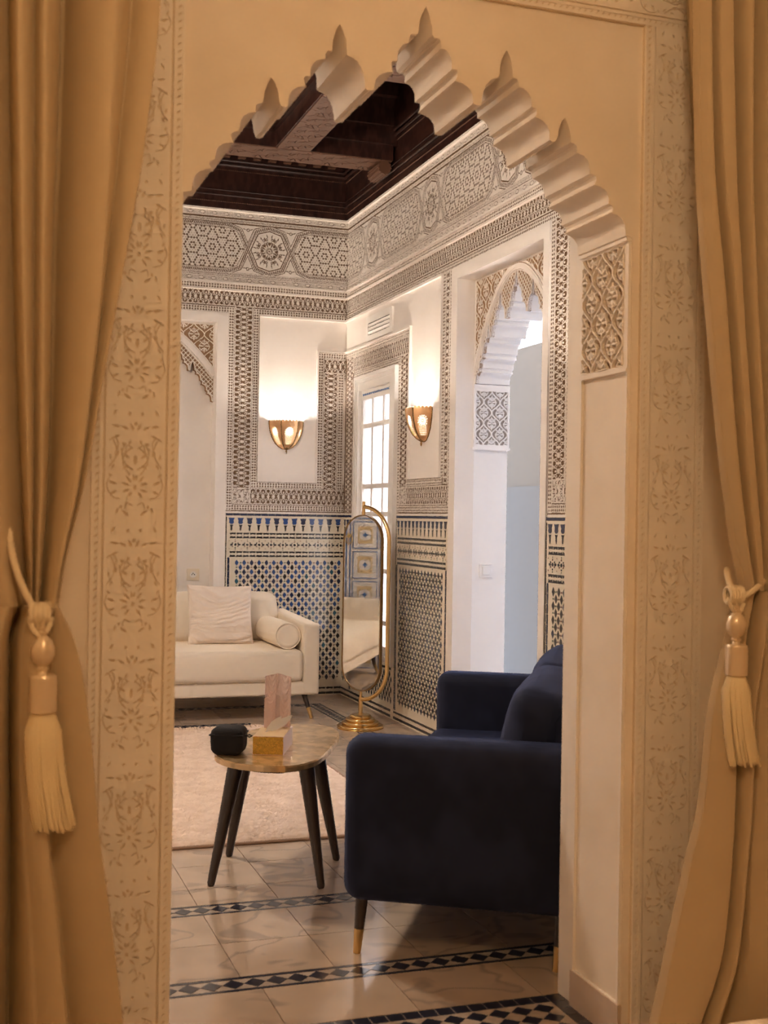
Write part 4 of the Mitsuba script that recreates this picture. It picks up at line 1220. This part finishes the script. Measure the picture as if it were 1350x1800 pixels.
part(pl, "piping", place(tube(bo, .005, 6, True)), "m_pillow", smooth=True)

bo_ = thing("bolster", "round cream bolster lying against the right arm of the cream sofa", "bolster cushion")
prof = [(0, -.31), (.060, -.31), (.078, -.305), (.087, -.290)] + [(.087 + .003 * math.sin(t), z) for t, z in zip(np.linspace(0, PI, 9), np.linspace(-.27, .27, 9))] + [(.087, .290), (.078, .305), (.060, .31), (0, .31)]
part(bo_, "cover", moved(lathe(prof, 40), 2.077, 8.200, .552, rx=PI / 2), "m_boucle", smooth=45)
for y in (7.892, 8.508):
    part(bo_, "piping", moved(tube([(.084 * math.cos(t), .084 * math.sin(t), 0) for t in np.linspace(0, 2 * PI, 40, endpoint=False)], .004, 6, True), 2.077, y, .552, rx=PI / 2), "m_boucle", smooth=True)

# navy sofa: its own frame (a: from the front to the back, b: along)
NA, NB = np.array([.853, -.523]), np.array([.523, .853])
NA /= np.linalg.norm(NA); NB /= np.linalg.norm(NB)
MN = np.eye(4); MN[:2, 0] = NA; MN[:2, 1] = NB


def nv(m, a=0, b=0, z=0, **k):
    m = moved(m, a, b, z, **k); m.apply_transform(MN); return m


ns = thing("navy_sofa", "dark navy velvet two-seat sofa on black legs with brass tips, seen from its side", "sofa")
A0, A1, B0, B1 = -.912, -.150, 3.620, 5.405
part(ns, "base", nv(rbox(A1 - A0 - .04, B1 - B0 - .1, .11, .02), (A0 + A1) / 2, (B0 + B1) / 2, .235), "m_velvet", smooth=40)
for b in (B0 + .075, B1 - .075):
    am = rbox(A1 - A0, .150, .505, .055, 6, 10)
    part(ns, "arm", nv(am, (A0 + A1) / 2, b, .427), "m_velvet", smooth=50)
part(ns, "seat_cushion", nv(soft(.56, B1 - B0 - .31, .17, .045, .014, 3), A0 + .275, (B0 + B1) / 2, .360), "m_velvet", smooth=50)
part(ns, "back", nv(rbox(.14, B1 - B0 - .28, .58, .05, 5, 8), A1 - .08, (B0 + B1) / 2, .475), "m_velvet", smooth=50)
for a, da in ((-.862, -.012), (-.245, -.014)):
    for b, db in ((B0 + .085, -.010), (B1 - .085, .010)):
        g1, g2 = leg(a, b, .178, da, db, .0205, .0115)
        g1.apply_transform(MN); g2.apply_transform(MN)
        k = part(ns, "leg", g1, "m_legwood", smooth=50, label="tapered black leg")
        part(k, "brass_tip", g2, "m_brass", smooth=50)
L2 = (B1 - B0 - .30) / 2
for i in range(2):
    t = thing("navy_cushion", ("nearer" if i == 0 else "farther") + " plump navy velvet back cushion of the navy sofa", "cushion", "back cushions of the navy sofa")
    c = soft(.19, L2 - .012, .40, .055, .034, 8 + i, .014, 6)
    part(t, "cover", nv(moved(c, 0, 0, 0, ry=.16), -.352, B0 + .155 + L2 * (i + .5), .615), "m_velvet", smooth=60)

# ================================================================== side table and what stands on it
tb = thing("side_table", "oval side table with a gilded top on four slanted black legs", "side table")
TZ = .480
outl = np.array([(.893, 4.415), (.893, 4.310), (.938, 4.210), (1.024, 4.145), (1.122, 4.130), (1.235, 4.225), (1.358, 4.455), (1.450, 4.680), (1.475, 4.830), (1.430, 4.930), (1.330, 4.965), (1.200, 4.925), (1.075, 4.800), (.965, 4.630)])
outl = outl * [1, 1]
def closed_spline(p, n=8):
    k = len(p); out = []
    for i in range(k):
        a, b, c, d = p[i - 1], p[i], p[(i + 1) % k], p[(i + 2) % k]
        for t in np.linspace(0, 1, n, endpoint=False):
            out.append(.5 * (2 * b + (c - a) * t + (2 * a - 5 * b + 4 * c - d) * t * t + (-a + 3 * b - 3 * c + d) * t ** 3))
    return Polygon(out)
top = closed_spline(outl)
top_m = cat([ext(top.buffer(-.006), .004, z0=TZ - .004), ext(top.buffer(-.002), .005, True, z0=TZ - .0075), ext(top, .014, True, z0=TZ - .018), ext(top.buffer(-.005), .006, True, z0=TZ - .022)])
part(tb, "tabletop", top_m, "m_tabletop", label="gilded oval top with fine rings")
part(tb, "underframe", ext(top.buffer(-.085), .020, True, z0=TZ - .042), "m_legwood")
tc = np.array([1.155, 4.520])
for f in ((.885, 4.409), (1.029, 4.772), (1.263, 4.264), (1.424, 4.601)):
    f = np.array(f); t0 = tc + (f - tc) * .62
    ts = np.linspace(0, 1, 7)
    pts = [(t0[0] + (f[0] - t0[0]) * t, t0[1] + (f[1] - t0[1]) * t, (TZ - .024) * (1 - t) + .0 * t) for t in ts]
    rr_ = [.031 - .0175 * t for t in ts]
    pts.append((f[0], f[1], .0)); 
    pts = pts[:-2] + [(pts[-2][0] + (t0[0] - f[0]) * .02, pts[-2][1] + (t0[1] - f[1]) * .02, .008), (f[0], f[1], 0)]
    rr_ = rr_[:-1] + [.0140, .0095]
    part(tb, "leg", tube(pts, rr_, 20), "m_legwood", smooth=50)

bk_ = thing("black_box", "small black rounded fabric box on the left end of the side table", "box")
bm = rbox(.118, .118, .100, .026, 5, 6)
v = np.asarray(bm.vertices).copy(); v[:, :2] *= (1 + .06 * np.clip(.5 - np.abs(v[:, 2:3] / .1), 0, 1) + .05 * (v[:, 2:3] / .1)); bm.vertices = v
part(bk_, "body", moved(bm, .944, 4.406, TZ + .050, rz=-.42), "m_blackfabric", smooth=50)
part(bk_, "lid_seam", moved(rbox(.124, .124, .006, .003, 2, 4), .944, 4.406, TZ + .074, rz=-.42), "m_blackfabric", smooth=50)
part(bk_, "pull", moved(tube([(0, 0, 0), (.014, 0, .004), (.024, 0, 0), (.014, 0, -.004)], .003, 6, True), 1.000, 4.379, TZ + .066, rz=-.42), "m_blackfabric", smooth=True)

kb = thing("keepsake_box", "gold glitter gift box with an upright pink folded card, on the side table", "gift box")
e0, e1, e2 = np.array([1.022, 4.362]), np.array([1.126, 4.318]), np.array([1.240, 4.560])
ux = (e1 - e0) / np.linalg.norm(e1 - e0); uy = np.array([-ux[1], ux[0]])
bw, bd, bh = .113, .235, .066
MK = np.eye(4); MK[:2, 0] = ux; MK[:2, 1] = uy; MK[:2, 3] = e0; MK[2, 3] = TZ


def kbm(m): m = m.copy(); m.apply_transform(MK); return m


part(kb, "body", kbm(bx(0, bw, 0, bd, 0, bh)), "m_pinkpaper", label="pink paper box")
part(kb, "front_panel", kbm(bx(.001, bw - .001, -.0015, .002, .0015, bh - .001)), "m_goldglitter", label="gold glitter front")
part(kb, "top_panel", kbm(bx(.001, bw - .001, 0, bd - .03, bh, bh + .001)), "m_goldpaper", label="gilded top")


def fluted(p0, p1, z0, z1, rises, n=44, m_=36, amp=.0020, ph=0.0, freq=52):
    """Upright paper leaf with fan-like ripples."""
    a, b = np.meshgrid(np.linspace(0, 1, n), np.linspace(0, 1, m_), indexing="ij")
    p0, p1 = np.array(p0), np.array(p1); d = p1 - p0; nn = np.array([-d[1], d[0]]) / np.linalg.norm(d)
    zt = z1 + rises * a
    z = z0 + (zt - z0) * b
    w = amp * np.sin(freq * (b - .35 * (a - .5) ** 2 * 4) + ph + 5 * a)
    P = np.stack([p0[0] + d[0] * a + nn[0] * w, p0[1] + d[1] * a + nn[1] * w, z], -1)
    return cat([grid_mesh(P), grid_mesh(P + np.array([nn[0], nn[1], 0]) * .0016, True)])


part(kb, "card_leaf", kbm(fluted((.008, bd - .020), (.056, bd - .004), bh, .258, .010)), "m_pinkpaper", smooth=True, label="left rippled leaf of the upright card")
part(kb, "card_leaf", kbm(fluted((.056, bd - .004), (.108, bd - .030), bh, .268, -.010)), "m_pinkpaper", smooth=True, label="right rippled leaf of the upright card")
part(kb, "inner_leaf", kbm(fluted((.012, bd - .058), (.050, bd - .022), bh, .178, .012, amp=.0012)), "m_pinkpaper", smooth=True)
part(kb, "inner_leaf", kbm(fluted((.058, bd - .060), (.066, bd - .022), bh, .196, -.012, amp=.0008)), "m_pinkpaper", smooth=True)
for dx, tilt, L in ((.046, .78, .085), (.060, .62, .100)):
    lf_ = ext(Polygon([(0, 0), (.2 * L, .10 * L), (.55 * L, .15 * L), (.85 * L, .08 * L), (L, 0), (.85 * L, -.08 * L), (.55 * L, -.15 * L), (.2 * L, -.10 * L)]), .0012, True)
    lf_ = moved(lf_, 0, 0, 0, rx=PI / 2); lf_ = moved(lf_, 0, 0, 0, ry=-tilt); lf_ = moved(lf_, dx - .012, .075 + .03 * (dx > .05), bh + .002, rz=.25)
    part(kb, "paper_leaf", kbm(lf_), "m_plastic", label="white paper leaf")

# ================================================================== rug
rg = thing("rug", "pale pink shaggy rug under the side table, reaching back to the cream sofa", "rug")
RX0, RX1, RY0, RY1 = -.45, 1.90, 4.915, 7.560
nx, ny = 300, 330
gx, gy = np.meshgrid(np.linspace(RX0, RX1, nx), np.linspace(RY0, RY1, ny), indexing="ij")
edge = np.minimum(np.minimum(gx - RX0, RX1 - gx), np.minimum(gy - RY0, RY1 - gy))
p3 = np.stack([gx * 34, gy * 60, gx * 0], -1)
hz = .010 + .012 * meshkit.fbm(p3, 3, 4) + .012 * (rng.random(gx.shape) - .5) * (edge > .01)
hz = np.where(edge < .006, .004, hz * np.clip(edge / .02, .35, 1))
gxx = gx + .004 * (rng.random(gx.shape) - .5); gyy = gy + .004 * (rng.random(gx.shape) - .5)
part(rg, "pile", grid_mesh(np.stack([gxx, gyy, hz + .001], -1)), "m_rug", smooth=True)
part(rg, "binding", cat([tube([(RX0, RY0, .007), (RX1, RY0, .007)], .007, 8), tube([(RX1, RY0, .007), (RX1, RY1, .007)], .007, 8)]), "m_rug_edge", smooth=True)
fr_ = []
for i in range(260):
    x = RX0 + (RX1 - RX0) * i / 259; L = .07 + .05 * random.random(); dx = random.uniform(-.03, .03)
    fr_.append(tube([(x, RY1 - .01, .012), (x + dx * .4, RY1 + L * .45, .014 + .008 * random.random()), (x + dx, RY1 + L, .005)], [.005, .006, .003], 5))
part(rg, "fringe", cat(fr_), "m_rug", smooth=True, stuff=True)

# ================================================================== curtains with tiebacks
def on_plane(px, py, y):
    """World point of the curtain's plane that the photograph's measured fold lines refer to."""
    d = _f + _r * ((px - 675) / FPX) - _u * ((py - 900) / FPX)
    t = y / d[1]
    return d[0] * t, CAMZ + d[2] * t


CY = 2.60


def drape(rows, depths, y_tie=None, n=14, zsteps=70, top_z=None, bot_z=None, wob=0.0, seed=0):
    """rows: list of (py, [px of each fold line]); depths: per fold line, (at the top row, at the last row) towards the hall."""
    R_ = []
    for py, xs in rows:
        w = [on_plane(x, py, CY) for x in xs]
        R_.append((np.mean([q[1] for q in w]), [q[0] for q in w]))
    zs = np.array([q[0] for q in R_]); X = np.array([q[1] for q in R_])
    if top_z is not None: zs[0] = top_z
    if bot_z is not None: zs[-1] = bot_z
    o = np.argsort(zs); zs, X = zs[o], X[o]
    D = np.array([d[::-1] if False else d for d in depths])       # (k, 2): at rows[0], at rows[-1]
    from scipy.interpolate import PchipInterpolator
    zz = np.linspace(zs[0], zs[-1], zsteps)
    XX = PchipInterpolator(zs, X, axis=0)(zz)
    tt = (zz - zs[0]) / (zs[-1] - zs[0])                           # 0 at the bottom, 1 at the top
    DD = D[None, :, 1] * (1 - tt)[:, None] + D[None, :, 0] * tt[:, None]
    k = X.shape[1]; out = []
    for i in range(k - 1):
        for s in np.linspace(0, 1, n, endpoint=(i == k - 2)):
            down = s ** 2.1; up = 1 - (1 - s) ** 2.1
            e = np.where(DD[:, i] > DD[:, i + 1], down, up)      # round ridges, sharp creases
            out.append((XX[:, i] * (1 - s) + XX[:, i + 1] * s, 1.6 * (DD[:, i] * (1 - e) + DD[:, i + 1] * e)))
    P = np.stack([np.stack([x, CY - d, zz], -1) for x, d in out], 1)
    if wob:
        q = np.stack([P[..., 0] * 7, P[..., 2] * 2.2, P[..., 1] * 0 + seed], -1)
        P[..., 1] += wob * (meshkit.fbm(q, 3, seed) - .5)
    return grid_mesh(P)


def curtain(label, up, dup_, lo, dlo, seed):
    t = thing("curtain", label, "curtain")
    a = drape(up, dup_, n=12, zsteps=80, wob=.012, seed=seed, top_z=3.2)
    b = drape(lo, dlo, n=14, zsteps=60, wob=.016, seed=seed + 1, bot_z=.006)
    part(t, "drape", cat([a, b]), "m_curtain", smooth=True)
    return t


ct = curtain("heavy golden beige curtain at the left of the arch, tied back with a tassel",
        [(-190, [-90, -30, 10, 22, 58, 74, 118, 205, 236, 290, 292]),
         (0, [-90, -32, 15, 28, 60, 74, 113, 192, 225, 272, 276]),
         (250, [-90, -32, 18, 32, 59, 74, 104, 182, 203, 245, 250]),
         (450, [-90, -30, 22, 36, 58, 72, 95, 172, 183, 212, 217]),
         (650, [-80, -26, 28, 41, 57, 71, 91, 153, 160, 176, 181]),
         (850, [-66, -16, 37, 46, 57, 69, 85, 128, 133, 141, 145]),
         (1000, [-40, 2, 45, 50, 55, 63, 74, 98, 101, 105, 108]),
         (1062, [-24, 14, 48, 51, 54, 60, 69, 89, 92, 96, 98])],
        [(.02, .03), (.06, .05), (-.01, .0), (.055, .055), (.005, .03), (.05, .05), (-.088, .010), (.055, .075), (.0, .055), (.045, .06), (-.02, .01)],
        [(1062, [-24, 10, 36, 50, 66, 80, 96, 99]),
         (1130, [-40, -5, 18, 36, 60, 82, 126, 131]),
         (1300, [-60, -15, 17, 34, 66, 84, 152, 157]),
         (1450, [-75, -22, 20, 40, 76, 84, 164, 169]),
         (1600, [-85, -30, 18, 52, 92, 98, 184, 189]),
         (1800, [-100, -38, 14, 62, 110, 116, 206, 211]),
         (2260, [-120, -48, 10, 74, 126, 132, 226, 232])],
        [(.04, .05), (.06, .08), (-.02, -.06), (.05, .06), (.07, .085), (.05, .03), (.06, .075), (-.01, -.02)], 3)
cr = curtain("heavy golden beige curtain at the right of the arch, tied back with a tassel",
        [(-190, [1196, 1200, 1212, 1224, 1236, 1256, 1266, 1284, 1302, 1322, 1340, 1366, 1440]),
         (0, [1200, 1205, 1216, 1224, 1236, 1254, 1265, 1284, 1303, 1322, 1338, 1364, 1440]),
         (300, [1202, 1207, 1219, 1231, 1240, 1256, 1268, 1281, 1293, 1320, 1335, 1364, 1440]),
         (500, [1213, 1218, 1234, 1247, 1256, 1266, 1272, 1288, 1297, 1320, 1334, 1362, 1440]),
         (800, [1240, 1245, 1257, 1268, 1277, 1286, 1292, 1303, 1312, 1328, 1338, 1360, 1430]),
         (950, [1260, 1265, 1274, 1283, 1290, 1298, 1303, 1311, 1318, 1329, 1337, 1352, 1400]),
         (1035, [1276, 1280, 1286, 1291, 1296, 1302, 1306, 1313, 1319, 1328, 1334, 1346, 1375])],
        [(.024, .034), (.036, .046), (.05, .06), (-.045, .02), (.045, .06), (.05, .06), (-.06, .02), (.055, .065), (-.065, .03), (.05, .06), (-.02, .025), (.05, .05), (.0, .02)],
        [(1035, [1272, 1276, 1288, 1296, 1304, 1312, 1322, 1340, 1375]),
         (1130, [1247, 1252, 1270, 1281, 1290, 1300, 1312, 1340, 1395]),
         (1250, [1222, 1227, 1256, 1263, 1274, 1285, 1300, 1342, 1410]),
         (1400, [1207, 1212, 1250, 1256, 1268, 1280, 1290, 1345, 1420]),
         (1500, [1185, 1190, 1243, 1248, 1259, 1273, 1280, 1346, 1425]),
         (1640, [1155, 1160, 1226, 1232, 1244, 1257, 1276, 1347, 1430]),
         (1770, [1126, 1131, 1180, 1188, 1204, 1222, 1274, 1348, 1435]),
         (2260, [1090, 1096, 1130, 1140, 1160, 1182, 1272, 1350, 1440])],
        [(.036, .020), (.048, .040), (.055, .075), (.0, -.01), (.075, .085), (.01, -.04), (.05, .07), (.07, .08), (.0, -.03)], 8)


def tieback(label, knot, rope_l, rope_r, bead_s, tip, seed):
    """Rope round the curtain with a wound knot and a tassel; px of the photograph give each piece's place on the curtain."""
    t = thing("tieback_tassel", label, "curtain tieback")
    P3 = lambda px, py, y: (on_plane(px, py, y)[0], y, on_plane(px, py, y)[1])
    yk = CY - .100
    def rope(pts, r=.0068, turns=70):
        p = np.asarray(pts, float)
        tl = np.linspace(0, 1, len(p)); tt = np.linspace(0, 1, 140)
        from scipy.interpolate import CubicSpline
        c = CubicSpline(tl, p)(tt)
        d = np.gradient(c, axis=0); d /= np.linalg.norm(d, axis=1, keepdims=True)
        a = np.cross(d, [0, 1, 0]); a /= np.linalg.norm(a, axis=1, keepdims=True); b = np.cross(d, a)
        L = np.linalg.norm(np.diff(c, axis=0), axis=1).sum()
        return [tube(c + r * .5 * (np.cos(2 * PI * (tt * L / .035 + k / 3))[:, None] * a + np.sin(2 * PI * (tt * L / .035 + k / 3))[:, None] * b), r * .62, 6) for k in range(3)]
    part(t, "rope", cat(rope([P3(*q) for q in rope_l]) + rope([P3(*q) for q in rope_r])), "m_rope", smooth=True)
    kx, ky, kz = P3(knot[0], knot[1], yk)
    wraps = []
    for i in range(5):
        x = kx - .017 + i * .0085
        wraps.append(tube([(x + .0015 * math.cos(a), ky + .017 * math.cos(a), kz + .0185 * math.sin(a)) for a in np.linspace(0, 2 * PI, 24, endpoint=False)], .0052, 7, True))
    part(t, "knot", cat(wraps), "m_rope", smooth=True, label="wound rope knot")
    part(t, "hanger", cat(rope([(kx - .020, ky - .004, kz - .008), (kx - .014, ky - .012, kz - .030), (kx, ky - .014, kz - .042), (kx + .014, ky - .012, kz - .030), (kx + .020, ky - .004, kz - .008)], .0050)), "m_rope", smooth=True)
    x0, _, zb = P3(*bead_s, yk - .012); yb = yk - .012
    tx, _, tz = P3(*tip, yk - .012)
    prof = [(0, .062), (.003, .060), (.0035, .050), (.008, .047), (.006, .042), (.011, .038), (.007, .033), (.010, .030), (.018, .022), (.0235, .008), (.0235, -.006), (.018, -.020), (.009, -.028), (.013, -.033), (.008, -.038), (.010, -.044), (.016, -.047)]
    part(t, "bead", moved(lathe(prof, 28), x0, yb, zb), "m_satin", smooth=50, label="satin ball and beads")
    zc = zb - .047
    part(t, "cap", moved(lathe([(0, .002), (.024, .002), (.0262, -.002), (.0268, -.004), (.0268, -.066), (.0272, -.070), (.024, -.072), (0, -.072)], 28), x0 + .002, yb, zc), "m_satin", smooth=40, label="satin sleeve of the tassel")
    zs = zc - .071; Ls = zs - tz
    r_ = random.Random(seed); st = []
    for ringi, (R0, cnt) in enumerate(((.031, 58), (.022, 40), (.012, 16))):
        for i in range(cnt):
            a = 2 * PI * i / cnt + r_.uniform(-.05, .05); f_ = r_.uniform(.96, 1.03); j = r_.uniform(-.004, .004)
            dxx = tx - x0
            sq = 1.0 if ringi else 1.0
            pts = []
            for s in np.linspace(0, 1, 7):
                rad = R0 * (.62 + .38 * min(1, s * 9)) * (1 + .18 * s)
                pts.append((x0 + .002 + dxx * s * s + rad * math.cos(a) + j * s, yb + rad * .8 * math.sin(a), zs - Ls * s * f_))
            st.append(tube(pts, [.0036, .0038, .0034, .0031, .0029, .0027, .0023], 5))
    part(t, "skirt", cat(st), "m_tassel", smooth=True, stuff=True, label="silky tassel threads")
    return t


tieback("twisted rope tieback with a long tassel on the left curtain", (71, 1078),
        [(-60, 800, CY + .03), (8, 905, CY - .045), (24, 985, CY - .085), (50, 1052, CY - .100), (60, 1072, CY - .103)],
        [(82, 1076, CY - .103), (95, 1066, CY - .090), (101, 1045, CY - .06), (104, 1020, CY + .0)], (75, 1146), (93, 1455), 1)
tieback("twisted rope tieback with a long tassel on the right curtain", (1291, 1046),
        [(1278, 1000, CY - .02), (1279, 1012, CY - .065), (1283, 1026, CY - .09), (1287, 1040, CY - .103)],
        [(1299, 1050, CY - .103), (1318, 1042, CY - .100), (1338, 1026, CY - .085), (1362, 1000, CY - .05), (1420, 930, CY + .03)], (1294, 1100), (1307, 1342), 2)

# pale upholstered bench whose back corner shows at the lower right edge
bn = thing("bench", "pale cream upholstered bench corner at the foot of the right curtain", "bench")
bx0, bz0 = on_plane(1266, 1795, 2.36)
part(bn, "seat", moved(rbox(.90, .42, .10, .02, 4, 4), bx0 + .45, 2.36 - .21, bz0 - .05), "m_boucle", smooth=40)
part(bn, "body", moved(rbox(.88, .40, bz0 - .10, .012, 3, 2), bx0 + .45, 2.36 - .21, (bz0 - .10) / 2), "m_boucle", smooth=40)
